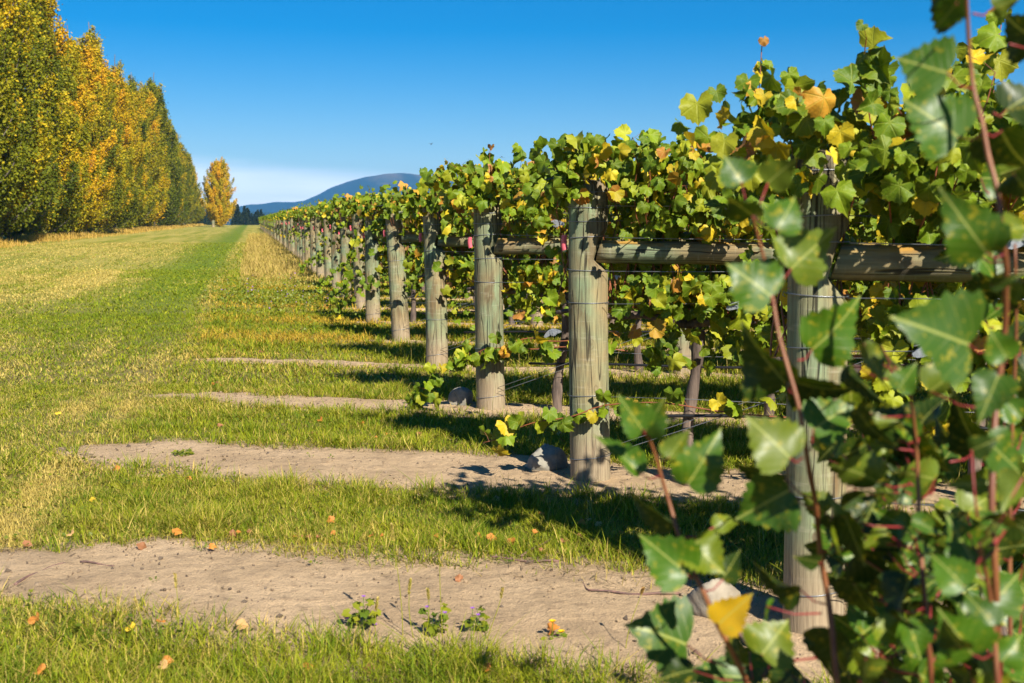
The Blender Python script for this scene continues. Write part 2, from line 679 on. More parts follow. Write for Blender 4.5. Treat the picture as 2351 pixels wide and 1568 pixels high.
# bare sprayed strips
M_dirt, n_, l_, p_ = mat("dry_soil")
b = NB(M_dirt)
wv = b.coord("Object", (1, 1, 1))
cn_ = b.noise(wv, 1.7, 4, 0.55)
md = b.noise(wv, 14, 5, 0.65)
fn = b.noise(wv, 120, 4, 0.7)
sp = b.voro(wv, 60)
c = b.mix(b.rng(cn_, 0.35, 0.65), (0.66, 0.465, 0.275), (0.52, 0.36, 0.205))
c = b.mix(b.rng(md, 0.50, 0.72, 0.0, 0.7), c, (0.27, 0.185, 0.11))
pat = b.noise(wv, 3.1, 5, 0.65, 0.6)
c = b.mix(b.rng(pat, 0.50, 0.68, 0.0, 0.6), c, (0.35, 0.245, 0.145))
c = b.mix(b.rng(fn, 0.30, 0.70, 0.55, 0.0), c, (0.30, 0.21, 0.13))
c = b.mix(b.math('MULTIPLY', b.rng(sp, 0.05, 0.16, 1.0, 0.0), b.rng(b.noise(wv, 5, 2, 0.5), 0.45, 0.62)), c, (0.13, 0.10, 0.07))
b.put(p_.inputs["Base Color"], c)
p_.inputs["Roughness"].default_value = 0.95
p_.inputs["Specular IOR Level"].default_value = 0.15
l_.new(b.bump(b.math('ADD', md, b.math('MULTIPLY', fn, 0.45)), 0.9, 0.03), p_.inputs["Normal"])

# hills: dark bush below, dry tussock on the tops
M_hill, n_, l_, p_ = mat("hill_cover")
b = NB(M_hill)
wv = b.coord("Object")
z = b.sepxyz(wv)[2]
hn = b.noise(wv, 0.004, 6, 0.65)
hn2 = b.noise(wv, 0.03, 4, 0.7)
top = b.rng(b.math('ADD', z, b.math('MULTIPLY', b.math('SUBTRACT', hn, 0.5), 260.0)), 185.0, 265.0)
c = b.mix(top, b.mix(hn2, (0.012, 0.024, 0.014), (0.035, 0.05, 0.024)), b.mix(hn2, (0.18, 0.125, 0.07), (0.10, 0.085, 0.045)))
b.put(p_.inputs["Base Color"], c)
p_.inputs["Roughness"].default_value = 1.0
p_.inputs["Specular IOR Level"].default_value = 0.0

# row poplar foliage: turning from green to gold, more so on trees of higher object colour
M_crown, n_, l_, p_ = mat("autumn_poplar_foliage")
b = NB(M_crown)
a_ = b.sepxyz(b.attr("col"))
f = b.math('ADD', a_[0], b.math('SUBTRACT', b.sepxyz(b.objcol())[0], 0.5), clamp=True)
c = b.ramp(f, [(0.0, (0.070, 0.095, 0.006)), (0.34, (0.185, 0.195, 0.008)), (0.55, (0.39, 0.325, 0.010)), (0.80, (0.62, 0.38, 0.010)), (1.0, (0.68, 0.35, 0.012))])
c = b.mix(b.math('MULTIPLY', a_[1], 0.5), c, (0.9, 0.9, 0.9), 'MULTIPLY')
leaf_shader(M_crown, c, 0.20, 0.6, 0.15, (1.25, 1.2, 0.5))

# ------------------------------------------------------------------ ground, dirt strips, hills
tb = TB()
ring_r = np.concatenate([np.linspace(0.0, 30, 61)[1:], np.geomspace(31.5, 6450, 90)])
na = 180
th = np.linspace(0, 2 * math.pi, na, endpoint=False)
GX = (ring_r[:, None] * np.sin(th)[None]).ravel()
GY = (ring_r[:, None] * np.cos(th)[None]).ravel()
GZ = ground_z(GX, GY) - 0.004 + (fbm(GX * 0.9, GY * 0.9, 3.0, 3) - 0.5) * 0.02 * (np.hypot(GX, GY) < 60)
V = np.vstack([np.stack([GX, GY, GZ], 1), [[0, 0, 0]]])
nr = len(ring_r)
F = []
for i in range(nr - 1):
    j = np.arange(na)
    a = i * na + j
    c_ = i * na + (j + 1) % na
    F.append(np.stack([a, a + na, c_ + na], 1))
    F.append(np.stack([a, c_ + na, c_], 1))
j = np.arange(na)
F.append(np.stack([np.full(na, nr * na), j, (j + 1) % na], 1))
tb.add(V, np.vstack(F))
ground = tb.build("ground", M_ground)
tag(ground, kind="structure")

# half widths and how far each strip runs out past its end post
STRIP_HW = [0.54, 0.43, 0.27, 0.17, 0.12, 0.10, 0.10, 0.10]
STRIP_OUT = [3.75, 3.05, 2.60, 2.45, 0.3, 0.2, 0.2, 0.2]


def strip_field(a, bb, k):
    """signed amount of bare soil of strip k at headland coordinates (above 0: bare)"""
    da = a - ROWA[k] + (0.10 if k == 0 else 0.0)
    hw = STRIP_HW[k]
    left = np.clip((-(bb) - (STRIP_OUT[k] - 0.6)) / 0.9, 0, 2) if k else np.clip((-(bb) - 1.8) / 1.8, 0, 2)
    hwv = hw * (1 - (0.72 if k == 0 else 0.55) * np.clip(left, 0, 1) ** 2)
    d = 1 - (np.abs(da * 0.966) / hwv) ** 2 - left ** 3 * 1.2
    n = (fbm(a * 3.2 + k * 17, bb * 1.6, 5.0, 4) - 0.5) * (1.9 if k < 2 else 3.0 if k == 2 else 4.2) + (fbm(a * 14, bb * 14, 7.0, 2) - 0.5) * 0.5
    under = sstep(0.6, 2.2, bb) * 0.25
    return d + n - under


for k in range(8):
    nxx, nyy = 300, 46
    bb = np.linspace(-STRIP_OUT[k] - 0.5, 11.0 if k > 0 else 7, nxx)
    aa = np.linspace(-STRIP_HW[k] * 1.7, STRIP_HW[k] * 1.7, nyy)
    A_, B_ = np.meshgrid(aa, bb, indexing='ij')
    f_ = strip_field(A_ + ROWA[k], B_, k)
    X = P0[0] + (A_ + ROWA[k]) * HD[0] + B_ * UD[0]
    Y = P0[1] + (A_ + ROWA[k]) * HD[1] + B_ * UD[1]
    Z = ground_z(X, Y) + np.clip(f_, -1.0, 0.35) * 0.010 + (fbm(X * 5, Y * 5, 9.0, 4) - 0.5) * 0.020 + (fbm(X * 22, Y * 22, 10.0, 2) - 0.5) * 0.010 + 0.012
    Z = np.where(f_ < -1.1, ground_z(X, Y) - 0.05, Z)
    s = TB()
    s.add(np.stack([X, Y, Z], -1).reshape(-1, 3), grid_uv(nxx, nyy))
    o = s.build("dirt_strip", M_dirt)
    tag(o, kind="structure")


def soil_at(x, y):
    a, bb = ab(x, y)
    m = np.full(np.shape(x), -9.0)
    for k in range(8):
        sel = np.abs(a - ROWA[k]) < 1.2
        m = np.where(sel, np.maximum(m, strip_field(a, bb, k)), m)
    return m


# hills
HP = [(300, 476), (545, 473), (600, 468), (640, 463), (700, 456), (740, 443), (762, 431), (800, 418), (835, 411), (865, 407), (895, 397), (930, 390), (965, 395),
      (1000, 398), (1040, 392), (1090, 396), (1200, 388), (1400, 400), (1700, 392), (2100, 408), (2600, 430), (3200, 470)]
DH = 5200.0
hx = np.array([(p[0] - 1175.5) / FPX * DH for p in HP])
hz = np.array([EYE + (525 - p[1]) / FPX * DH for p in HP])


def hill(name, dist, hx, hz, depth, seed, amp):
    nx, ny = 260, 46
    X0 = np.linspace(hx[0], hx[-1], nx)
    yy = np.linspace(-1, 1, ny)
    XX, YY = np.meshgrid(X0, yy)
    prof = np.clip(1 - np.abs(YY), 0, 1) ** 0.8
    rz = np.interp(XX, hx, hz)
    spur = fbm(XX / 420.0, YY * 2.2, seed, 5)
    Z = rz * prof * (1 - 0.60 * (1 - prof) * spur * 2) + (fbm(XX / 160.0, YY * 5, seed + 3, 4) - 0.5) * amp * prof
    wob = (fbm(XX / 600.0, YY * 0 + 0.3, seed + 8, 3) - 0.5) * depth * 0.3
    t = TB()
    t.add(np.stack([XX, dist + YY * depth + wob, Z - 2.0], -1).reshape(-1, 3), grid_uv(nx, ny))
    o = t.build(name, M_hill)
    tag(o, kind="structure")
    return o


hill("hills", DH, hx, hz, 1000.0, 2.0, 30.0)
fx = np.array([-1500, -1100, -900, -700, -560, -430, -200, 200, 900, 1800.0])
fz = np.array([40, 44, 47, 52, 47, 56, 50, 60, 50, 30.0]) * 0.95
hill("hills", 3100.0, fx, fz, 420.0, 6.0, 5.0)

# ------------------------------------------------------------------ grass
# a blade: base pair, middle pair, tip
BT = (np.array([[-0.5, 0, 0], [0.5, 0, 0], [-0.38, 0.10, 0.52], [0.38, 0.10, 0.52], [0, 0.42, 0.92]]),
      np.array([[0, 1, 3], [0, 3, 2], [2, 3, 4]]), np.zeros((5, 2)))


def blades(tb, x, y, h, w, col, lean=0.35):
    N = len(x)
    th = rng.uniform(0, 2 * math.pi, N)
    tl = rng.normal(0, lean, N)
    tv = BT[0]
    z0 = ground_z(x, y) - 0.006
    cx, sx_ = np.cos(th), np.sin(th)
    fx_, fy_ = -sx_, cx
    bend = rng.uniform(0.3, 1.6, N)
    V = np.zeros((N, 5, 3))
    for i in range(5):
        px = tv[i, 0] * w
        py = (tv[i, 1] * bend + tv[i, 2] * np.tan(np.clip(tl, -1.1, 1.1))) * h
        V[:, i, 0] = x + px * cx + py * fx_
        V[:, i, 1] = y + px * sx_ + py * fy_
        V[:, i, 2] = z0 + tv[i, 2] * h
    F = BT[1][None] + (np.arange(N) * 5)[:, None, None]
    shade = np.array([1, 1, 1, 1, 1.0])
    C = col[:, None, :] * shade[None, :, None]
    tb.add(V.reshape(-1, 3), F.reshape(-1, 3), C.reshape(-1, 3))


def mixc(a, b_, t):
    t = np.asarray(t)[:, None]
    return np.asarray(a) * (1 - t) + np.asarray(b_) * t


GREEN = np.array([0.13, 0.20, 0.010])
LIME = np.array([0.33, 0.335, 0.016])
STRAW = np.array([0.60, 0.45, 0.13])
ORANGE = np.array([0.55, 0.34, 0.04])


def grass_color(x, y):
    """the turf's own colour: mown streaks along the headland, dry patches, greener tufts by the vines"""
    a, bb = ab(x, y)
    N = len(x)
    st = fbm(a * 0.10, bb * 1.1, 11.0, 3)
    st2 = fbm(a * 0.25 + 5, bb * 3.0, 12.0, 3)
    pt = fbm(x * 0.9, y * 0.9, 13.0, 4)
    fine = fbm(x * 7, y * 7, 14.0, 2)
    lawn = sstep(-2.6, -3.3, bb)
    dry = 0.42 * lawn + lawn * 1.0 * (sstep(0.34, 0.70, st * 0.6 + st2 * 0.4) - 0.42) + (pt - 0.5) * 0.9
    track = lawn * sstep(-2.9, -3.4, bb) * sstep(-6.6, -4.0, bb) * sstep(7, 13, a)
    dry = dry - track * 1.25 + lawn * sstep(-5.4, -8.0, bb) * sstep(6, 16, a) * 0.24
    # between the strips of the far rows the turf is short and dry
    mid = (1 - lawn) * sstep(6.5, 10.5, a) * sstep(30, 22, a)
    band = np.cos((a - ROWA[4]) / STEP * 2 * math.pi)
    dry = dry + mid * (0.34 * band + 0.10) + 0.10 * (1 - lawn)
    dry = np.clip(dry + 0.10 + rng.normal(0, 0.24, N) + (rng.uniform(0, 1, N) < 0.20) * 0.55 + 0.12 * lawn, 0, 1)
    c = mixc(GREEN, LIME, np.clip(0.45 + (fine - 0.5) * 1.3 + rng.normal(0, 0.3, N), 0, 1))
    drycol = mixc(STRAW, ORANGE, np.clip(mid * 0.8 + rng.uniform(0, 0.45, N) * (1 - lawn * 0.6), 0, 1))
    c = mixc(c, drycol, sstep(0.30, 0.85, dry) * 0.92)
    c = c * rng.uniform(0.65, 1.25, N)[:, None]
    return c


def frustum_pts(n, y0, y1, marg=0.8):
    """random points over the ground in front of the camera, even per square metre"""
    y = np.sqrt(rng.uniform(y0 ** 2, y1 ** 2, n))
    hw = 0.45 * y * 1.06 + marg
    x = rng.uniform(-1, 1, n) * hw
    return x, y


def grass_zone(tb, n, y0, y1, hmul, wid, marg=0.8):
    x, y = frustum_pts(n, y0, y1, marg)
    s = soil_at(x, y)
    a, bb = ab(x, y)
    keep = s < rng.uniform(-0.95, 0.22, n)
    # thin out below the vines
    k = np.round(np.interp(a, ROWA, np.arange(NROW))).astype(int)
    da = a - ROWA[np.clip(k, 0, NROW - 1)]
    under = (np.abs(da) < 0.42) & (bb > -0.5) & (rng.uniform(0, 1, n) < 0.35)
    keep &= ~under
    clump = fbm(x * 5.0, y * 5.0, 21.0, 3)
    keep &= rng.uniform(0, 1, n) < 0.45 + 0.9 * clump
    x, y, a, bb, s, clump = x[keep], y[keep], a[keep], bb[keep], s[keep], clump[keep]
    lawn = sstep(-2.6, -3.3, bb)
    near = sstep(1.0, -0.6, a)
    h = (0.032 * lawn + 0.050 * (1 - lawn)) * (0.55 + 0.9 * clump) + near * (1 - lawn) * 0.012
    h = h + 0.035 * sstep(0.65, 0.8, clump) * (1 - lawn * 0.7)
    h = h * rng.uniform(0.55, 1.45, len(x)) * hmul
    ls = 1 + 0 * h
    w = wid * rng.uniform(0.7, 1.4, len(x))
    blades(tb, x, y, h, w, grass_color(x, y), 1.0)


g = TB()
grass_zone(g, 150000, 1.6, 3.6, 0.95, 0.0034, 1.7)
grass_zone(g, 270000, 3.6, 6.2, 0.92, 0.0036, 1.6)
grass_zone(g, 230000, 6.2, 10.0, 0.95, 0.0052, 1.6)
grass_zone(g, 165000, 10.0, 18.0, 1.0, 0.0100, 1.6)
grass_zone(g, 130000, 18.0, 34.0, 1.05, 0.018)
grass_zone(g, 90000, 34.0, 75.0, 1.1, 0.036, 2.0)
lawn_o = g.build("grass", M_grass, smooth=False)
tag(lawn_o, "mown lawn streaked green and straw beside the vine row ends", "grass", kind="stuff")

# longer tufts on the edges of the bare strips and around the posts
g = TB()
n = 2600
xs, ys = frustum_pts(n * 6, 2.3, 14.0)
s = soil_at(xs, ys)
a, bb = ab(xs, ys)
sel = ((s > -0.75) & (s < -0.05) & (rng.uniform(0, 1, len(xs)) < 0.5)) | ((bb > -0.6) & (s < -0.1) & (rng.uniform(0, 1, len(xs)) < 0.25))
xs, ys = xs[sel][:n], ys[sel][:n]
rep = rng.randint(8, 22, len(xs))
tx = np.repeat(xs, rep)
ty = np.repeat(ys, rep)
th = rng.uniform(0, 2 * math.pi, len(tx))
rr = np.abs(rng.normal(0, 0.035, len(tx)))
tx, ty = tx + np.cos(th) * rr, ty + np.sin(th) * rr
ok = soil_at(tx, ty) < 0.25
tx, ty = tx[ok], ty[ok]
col = mixc(GREEN * 1.05, LIME, rng.uniform(0, 1, len(tx)))
col = mixc(col, STRAW, (rng.uniform(0, 1, len(tx)) < 0.16) * 0.9)
blades(g, tx, ty, rng.uniform(0.05, 0.13, len(tx)), 0.0032 + 0.0003 * ty, col, 0.75)
# sparse tall bents in the shade of the rows
n = 900
xs, ys = frustum_pts(9000, 3.8, 12.0)
a, bb = ab(xs, ys)
sel = (bb > -0.45) & (soil_at(xs, ys) < 0.1)
xs, ys = xs[sel][:n], ys[sel][:n]
blades(g, xs, ys, rng.uniform(0.14, 0.34, len(xs)), 0.0028 + 0 * xs, mixc(STRAW, LIME, rng.uniform(0, 1, len(xs)) < 0.35), 0.3)
tuft_o = g.build("grass_tufts", M_grass, smooth=False)
tag(tuft_o, "longer green grass tufts edging the bare soil strips and row ends", "grass", kind="stuff")

g = TB()
n = 30000
xs, ys = frustum_pts(n, 2.2, 13.0)
kk = (fbm(xs * 1.6, ys * 1.6, 71.0, 3) > 0.56) & (soil_at(xs, ys) < -0.2)
xs, ys = xs[kk], ys[kk]
N = len(xs)
X_, Y_, Z_ = frames(unit(rng.normal(0, 1, (N, 3)) * np.array([1, 1, 0.3])), np.array([0, 0, 1.0]) + rng.normal(0, 0.4, (N, 3)))
DI0 = (np.array([[0, 0, 0], [0.45, 0.5, 0.06], [0, 1, 0], [-0.45, 0.5, 0.06]]), np.array([[0, 1, 2], [0, 2, 3]]), np.zeros((4, 2)))
g.inst(DI0, np.stack([xs, ys, ground_z(xs, ys) + rng.uniform(0.01, 0.05, N)], 1), X_, Y_, Z_, rng.uniform(0.012, 0.026, N), mixc(GREEN * 0.6, LIME * 0.7, rng.uniform(0, 1, N)))
o = g.build("clover", M_moss, smooth=False)
tag(o, "patches of low clover leaves growing through the lawn", "clover", kind="stuff")

# tall dry grass along the distant row ends and below the poplars
g = TB()
n = 26000
a = rng.uniform(21, 120, n) ** 1.0
a = 21 + (a - 21) * rng.uniform(0.15, 1, n)
bb = rng.uniform(-2.5, -0.35, n) * (0.75 + 0.25 * rng.uniform(0, 1, n))
ramp_in = sstep(20.5, 26, a)
x = P0[0] + a * HD[0] + bb * UD[0]
y = P0[1] + a * HD[1] + bb * UD[1]
cl = fbm(x * 0.9, y * 0.9, 31.0, 3)
hgt = rng.uniform(0.10, 0.36, n) * (0.35 + cl) * (0.35 + 0.65 * ramp_in)
col = mixc(STRAW * np.array([0.85, 0.80, 0.85]), LIME * 0.9, np.clip(rng.normal(0.18, 0.2, n) + (1 - ramp_in) * 0.3, 0, 1))
blades(g, x, y, hgt, 0.012 + 0.0004 * y, col, 0.35)
o = g.build("dry_grass", M_grass, smooth=False)
tag(o, "tall tan dry grass along the distant row ends", "grass", kind="stuff")

# low lucerne-like weeds with mauve flowers on the headland before the dry grass
g = TB()
DI = (np.array([[0, 0, 0], [0.45, 0.5, 0.06], [0, 1, 0], [-0.45, 0.5, 0.06]]), np.array([[0, 1, 2], [0, 2, 3]]), np.zeros((4, 2)))
n = 9000
a = np.clip(rng.normal(18.0, 2.6, n), 11, 24)
bb = np.clip(rng.normal(-1.55, 0.75, n), -3.0, -0.1)
x = P0[0] + a * HD[0] + bb * UD[0]
y = P0[1] + a * HD[1] + bb * UD[1]
keep = fbm(x * 1.3, y * 1.3, 41.0, 3) > 0.50
x, y = x[keep], y[keep]
N = len(x)
P = np.stack([x, y, ground_z(x, y) + rng.uniform(0.02, 0.22, N)], 1)
tip = unit(rng.normal(0, 1, (N, 3)) + np.array([0, 0, 0.2]))
nrm = rng.normal(0, 0.7, (N, 3)) + np.array([0, -0.3, 1.0])
X_, Y_, Z_ = frames(tip, nrm)
c = mixc(GREEN * 0.75, LIME * 0.7, rng.uniform(0, 1, N))
flw = rng.uniform(0, 1, N) < 0.018
c[flw] = (0.36, 0.16, 0.50)
P[flw, 2] += 0.06
g.inst(DI, P, X_, Y_, Z_, rng.uniform(0.025, 0.05, N) * np.where(flw, 0.75, 1.0), c)
o = g.build("ground_cover", M_moss, smooth=False)
tag(o, "low leafy weeds dotted with mauve flowers before the dry grass", "ground cover", kind="stuff")

# ------------------------------------------------------------------ end posts, rails, wires
ORD = ["first", "second", "third", "fourth", "fifth", "sixth", "seventh", "eighth", "ninth", "tenth", "eleventh", "twelfth", "thirteenth",
       "fourteenth", "fifteenth", "sixteenth", "seventeenth", "eighteenth", "nineteenth", "twentieth"]
ROWANG = math.atan2(UD[1], UD[0])
POST_H, POST_R = 1.65, 0.107
RAIL_Z, RAIL_R = 1.265, 0.058
WIRES = [1.575, 1.50, 1.425, 1.34, 1.165, 0.99, 0.485]


def post_mesh(parent, seed, notch=True, H=POST_H, Rr=POST_R, seg=28):
    zs = np.unique(np.round(np.concatenate([np.linspace(-0.25, H - 0.015, 30), np.linspace(1.08, 1.44, 19)]), 4))
    th = np.linspace(0, 2 * math.pi, seg, endpoint=False)
    V = []
    for z in zs:
        r = Rr * (1.03 - 0.05 * z / H) * (1 + 0.018 * np.sin(3 * th + seed) + 0.012 * np.sin(5 * th + 2 * seed + z * 2))
        if z > H - 0.03:
            r = r * 0.965
        wx = 0.006 * math.sin(z * 2.1 + seed)
        x = r * np.cos(th) + wx
        y = r * np.sin(th) + 0.005 * math.cos(z * 1.7 + seed)
        if notch:
            n0 = 0.045
            dz = z - RAIL_Z
            if abs(dz) < 0.062:
                lim = n0 + dz * 0.25
            elif dz < 0:
                lim = n0 + 0.075 * math.sin(min(1, (-dz - 0.062) / 0.11) * math.pi / 2)
            else:
                lim = n0 + 0.016 + 0.06 * min(1, (dz - 0.062) / 0.10)
            x = np.minimum(x, lim)
        V.append(np.stack([x, y, np.full(seg, z)], 1))
    nz = len(zs)
    V = np.vstack(V + [np.array([[0, 0, H]])])
    F = []
    for i in range(nz - 1):
        j = np.arange(seg)
        a = i * seg + j
        c_ = i * seg + (j + 1) % seg
        F += [np.stack([a, c_, c_ + seg], 1), np.stack([a, c_ + seg, a + seg], 1)]
    j = np.arange(seg)
    F.append(np.stack([(nz - 1) * seg + j, (nz - 1) * seg + (j + 1) % seg, np.full(seg, nz * seg)], 1))
    t = TB()
    t.add(V, np.vstack(F))
    return t.build("timber", M_post, parent)


def ring_loop(parent, z, tilt, seed, r=POST_R):
    th = np.linspace(0, 2 * math.pi, 33)
    rr = r * (1.03 - 0.05 * z / POST_H) * (1 + 0.018 * np.sin(3 * th + seed) + 0.012 * np.sin(5 * th + 2 * seed + z * 2)) + 0.0025
    pts = np.stack([rr * np.cos(th) + 0.006 * math.sin(z * 2.1 + seed), rr * np.sin(th) + 0.005 * math.cos(z * 1.7 + seed), z + tilt * np.cos(th + 0.4)], 1)
    t = TB()
    t.tube(pts, 0.0020, 5, cap=False)
    # the twisted tail at the back edge
    q = np.array([[-r - 0.004, 0.0, z], [-r - 0.014, -0.004, z + 0.008], [-r - 0.018, -0.006, z - 0.004], [-r - 0.008, -0.004, z - 0.010]])
    t.tube(q, 0.0018, 4)
    return t.build("wire_loop", M_wire, parent)


def cap_mesh(parent, off, tilt, r=0.135):
    prof = [(0.0, 0.012), (0.05, 0.012), (r * 0.72, 0.006), (r, 0.0), (r, -0.004), (r * 0.72, 0.001), (0.05, 0.006), (0.0, 0.006)]
    seg = 28
    V, F = [], []
    for (rr, zz) in prof:
        for j in range(seg):
            a = 2 * math.pi * j / seg
            V.append((rr * math.cos(a), rr * math.sin(a) * 0.92, zz))
    for i in range(len(prof) - 1):
        for j in range(seg):
            a, b_ = i * seg + j, i * seg + (j + 1) % seg
            F += [(a, a + seg, b_ + seg), (a, b_ + seg, b_)]
    V = np.array(V)
    c, s = math.cos(tilt), math.sin(tilt)
    V = np.stack([V[:, 0] * c - V[:, 2] * s + off, V[:, 1], V[:, 0] * s + V[:, 2] * c + POST_H + 0.008], 1)
    t = TB()
    t.add(V, F)
    return t.build("cap", M_cap, parent, smooth=False)


def tag_mesh(parent, z, ln=0.075):
    """a strip of pink tape folded over and stapled to the row-end side of the post"""
    t = TB()
    nx, ny = 4, 8
    u = np.linspace(0, 1, nx)
    v = np.linspace(0, 1, ny)
    U_, V_ = np.meshgrid(u, v)
    x = -POST_R - 0.004 - 0.030 * U_ - 0.006 * np.sin(V_ * 3)
    y = -0.035 - 0.012 * np.sin(U_ * 3) + 0.01 * V_
    zz = z - V_ * ln - 0.012 * U_ * V_
    for dy in (0.0, 0.0025):
        f = grid_uv(nx, ny)
        t.add(np.stack([x, y + dy, zz], -1).reshape(-1, 3), f if dy == 0 else f[:, ::-1])
    return t.build("pink_tag", M_pink, parent)


def end_post(seed, rings=True, capped=True, tagged=True):
    root = empty("vineyard_post")
    post_mesh(root, seed)
    if rings:
        for i, z in enumerate(WIRES):
            ring_loop(root, z, 0.006 * math.sin(seed * 3 + i * 2.1), seed)
        ring_loop(root, 0.13 + 0.02 * math.sin(seed), 0.014, seed)
    if capped:
        cap_mesh(root, -0.095 + 0.02 * math.sin(seed * 2), R(2.5))
    if tagged:
        tag_mesh(root, 1.345 + 0.02 * math.sin(seed))
    return root


POST_LABELS = [
    "weathered end post standing closest, half hidden behind the leafy poplar suckers",
    "thick weathered end post with a round knot, pink tag and grey rock at its foot",
    "third end post back, brown stained below its rail with a speckled round stone beside it",
    "fourth end post back, tall and leaning a little, with a rusty streak under its rail",
    "fifth end post back, slim and clear of leaves just behind the rusty streaked post"]
post_protos = {}
for k in range(NROW):
    if k < 5:
        o = end_post(1.0 + k * 1.7, True, k > 0, k > 0)
    elif k < 24:
        key = "mid%d" % (k % 3)
        if key not in post_protos:
            post_protos[key] = o = end_post(11.0 + k, True, True, True)
        else:
            o = copy_tree(post_protos[key])
    else:
        if "far" not in post_protos:
            o = empty("vineyard_post")
            post_mesh(o, 31.0, False, seg=12)
            post_protos["far"] = o
        else:
            o = copy_tree(post_protos["far"])
    p = BASES[k]
    o.location = (p[0], p[1], float(ground_z(*p)))
    lean = [0.2, 0.6, 1.3, 1.2, 2.2][k] if k < 5 else rng.uniform(-0.5, 2.2)
    o.rotation_euler = (R(rng.uniform(-0.8, 0.8)), -R(lean), ROWANG + R(rng.uniform(-3, 3)))
    if k == 0:
        o.scale = (0.93, 0.93, 1.0)
    if k >= 5:
        s_ = rng.uniform(0.90, 1.04)
        o.scale = (s_, s_, rng.uniform(0.95, 1.05))
    if k < 5:
        lab = POST_LABELS[k]
    elif k < 20:
        lab = "weathered grey-green end post, %s in line along the headland" % ORD[k]
    else:
        lab = "small distant end post in the far part of the line of posts"
    tag(o, lab, "post", "row end posts along the headland")


def row_empty(name, k, x=0.0, y=0.0, z=0.0):
    p = BASES[k] + UD * x + np.array([-UD[1], UD[0]]) * y
    return empty(name, (p[0], p[1], float(ground_z(*p)) + z), ROWANG)


def rowobj(tb, name, m, k, smooth=True):
    o = tb.build(name, m, None, smooth)
    p = BASES[k]
    o.location = (p[0], p[1], float(ground_z(*p)))
    o.rotation_euler = (0, 0, ROWANG)
    return o


# horizontal brace rail: tapering pole let into the post, cut at a slant
def rail_mesh(k, seed, L=2.35):
    t = TB()
    n, seg = 40, 20
    xs = np.linspace(0.048, L, n)
    th = np.linspace(0, 2 * math.pi, seg, endpoint=False)
    V = []
    for i, x in enumerate(xs):
        r = RAIL_R * (1.06 - 0.10 * x / L) * (1 + 0.02 * np.sin(2 * th + seed) + 0.015 * np.sin(5 * th + x * 2 + seed))
        yy = r * np.cos(th) - 0.018 + 0.008 * math.sin(x * 1.6 + seed)
        zz = r * np.sin(th) + RAIL_Z + 0.010 * math.sin(x * 1.2 + seed)
        xx = np.full(seg, x)
        if i == 0:
            xx = x + 0.30 * (zz - RAIL_Z)
        elif i == 1:
            xx = x + 0.12 * (zz - RAIL_Z)
        V.append(np.stack([xx, yy, zz], 1))
    V = np.vstack(V + [V[0].mean(0)[None], V[-1].mean(0)[None]])
    F = []
    for i in range(n - 1):
        j = np.arange(seg)
        a = i * seg + j
        c_ = i * seg + (j + 1) % seg
        F += [np.stack([a, a + seg, c_ + seg], 1), np.stack([a, c_ + seg, c_], 1)]
    j = np.arange(seg)
    F.append(np.stack([np.full(seg, n * seg), j, (j + 1) % seg], 1))
    F.append(np.stack([np.full(seg, n * seg + 1), (n - 1) * seg + (j + 1) % seg, (n - 1) * seg + j], 1))
    t.add(V, np.vstack(F))
    return rowobj(t, "brace_rail", M_rail, k)


RN = ["post closest to the viewer", "knotty post with the rock", "third end post back", "fourth end post back", "fifth end post back",
      "sixth end post back", "seventh end post back", "eighth end post back"]
for k in range(8):
    o = rail_mesh(k, 2.0 + 1.3 * k)
    lab = ["thick cracked brace rail with orange lichen behind the poplar suckers",
           "brace rail with an orange lichen edge let into the knotty post",
           "brace rail shadowed by leaves, let into the third end post back"][k] if k < 3 else "weathered brace rail let into the %s" % RN[k]
    tag(o, lab, "rail", "horizontal brace rails")
    # the inner post of the end assembly
    q = empty("brace_post")
    post_mesh(q, 5.0 + k, False, 1.60, 0.086, 20)
    p = BASES[k] + UD * 2.44
    q.location = (p[0], p[1], float(ground_z(*p)))
    q.rotation_euler = (0, R(rng.uniform(-1, 1)), ROWANG)
    tag(q, "pale inner post along the rail from the %s" % RN[k], "post", "inner brace posts")

for k in range(6):
    L = 9.0
    for i, z in enumerate(WIRES):
        xs = np.linspace(0.09, L, 24)
        ysd = (-0.10 if i % 2 else 0.10) if i < 4 else (-0.09 if i == 6 else 0.0)
        y = ysd * sstep(0, 0.8, xs) + (-0.095 if ysd <= 0 else 0.095) * (1 - sstep(0, 0.8, xs))
        zz = z - 0.010 * np.sin(xs / L * math.pi * 3) ** 2 + 0.006 * np.sin(xs * 3 + i)
        t = TB()
        t.tube(np.stack([xs, y, zz], 1), 0.0018, 5)
        o = rowobj(t, "trellis_wire", M_wire, k)
        tag(o, "thin %s trellis wire down, strung from the %s" % (["top", "second", "third", "fourth", "fifth", "sixth", "lowest"][i], RN[k]), "wire", "trellis wires")
    xs = np.linspace(0.30, L, 60)
    y = -0.05 + 0.012 * np.sin(xs * 1.3 + k)
    zz = 0.40 + 0.012 * np.sin(xs * 2.0 + k) - 0.03 * np.exp(-((xs - 0.3) / 0.4) ** 2)
    t = TB()
    t.tube(np.stack([xs, y, zz], 1), 0.0095, 8)
    o = rowobj(t, "irrigation_pipe", M_pipe, k)
    tag(o, "black drip irrigation pipe hung low along the row of the %s" % RN[k], "pipe", "irrigation pipes")
    for dz in (0.0, 0.035):
        xs = np.linspace(0.07, 2.40, 12)
        t = TB()
        t.tube(np.stack([xs, -0.10 + 0 * xs + dz * 0.3, 0.13 + dz + 0.40 * xs - 0.02 * np.sin(xs / 2.4 * math.pi)], 1), 0.0019, 5)
        o = rowobj(t, "tie_wire", M_wire, k)
        tag(o, "%s slanting tie wire rising from the foot of the %s" % ("upper" if dz else "lower", RN[k]), "wire", "slanting tie wires")


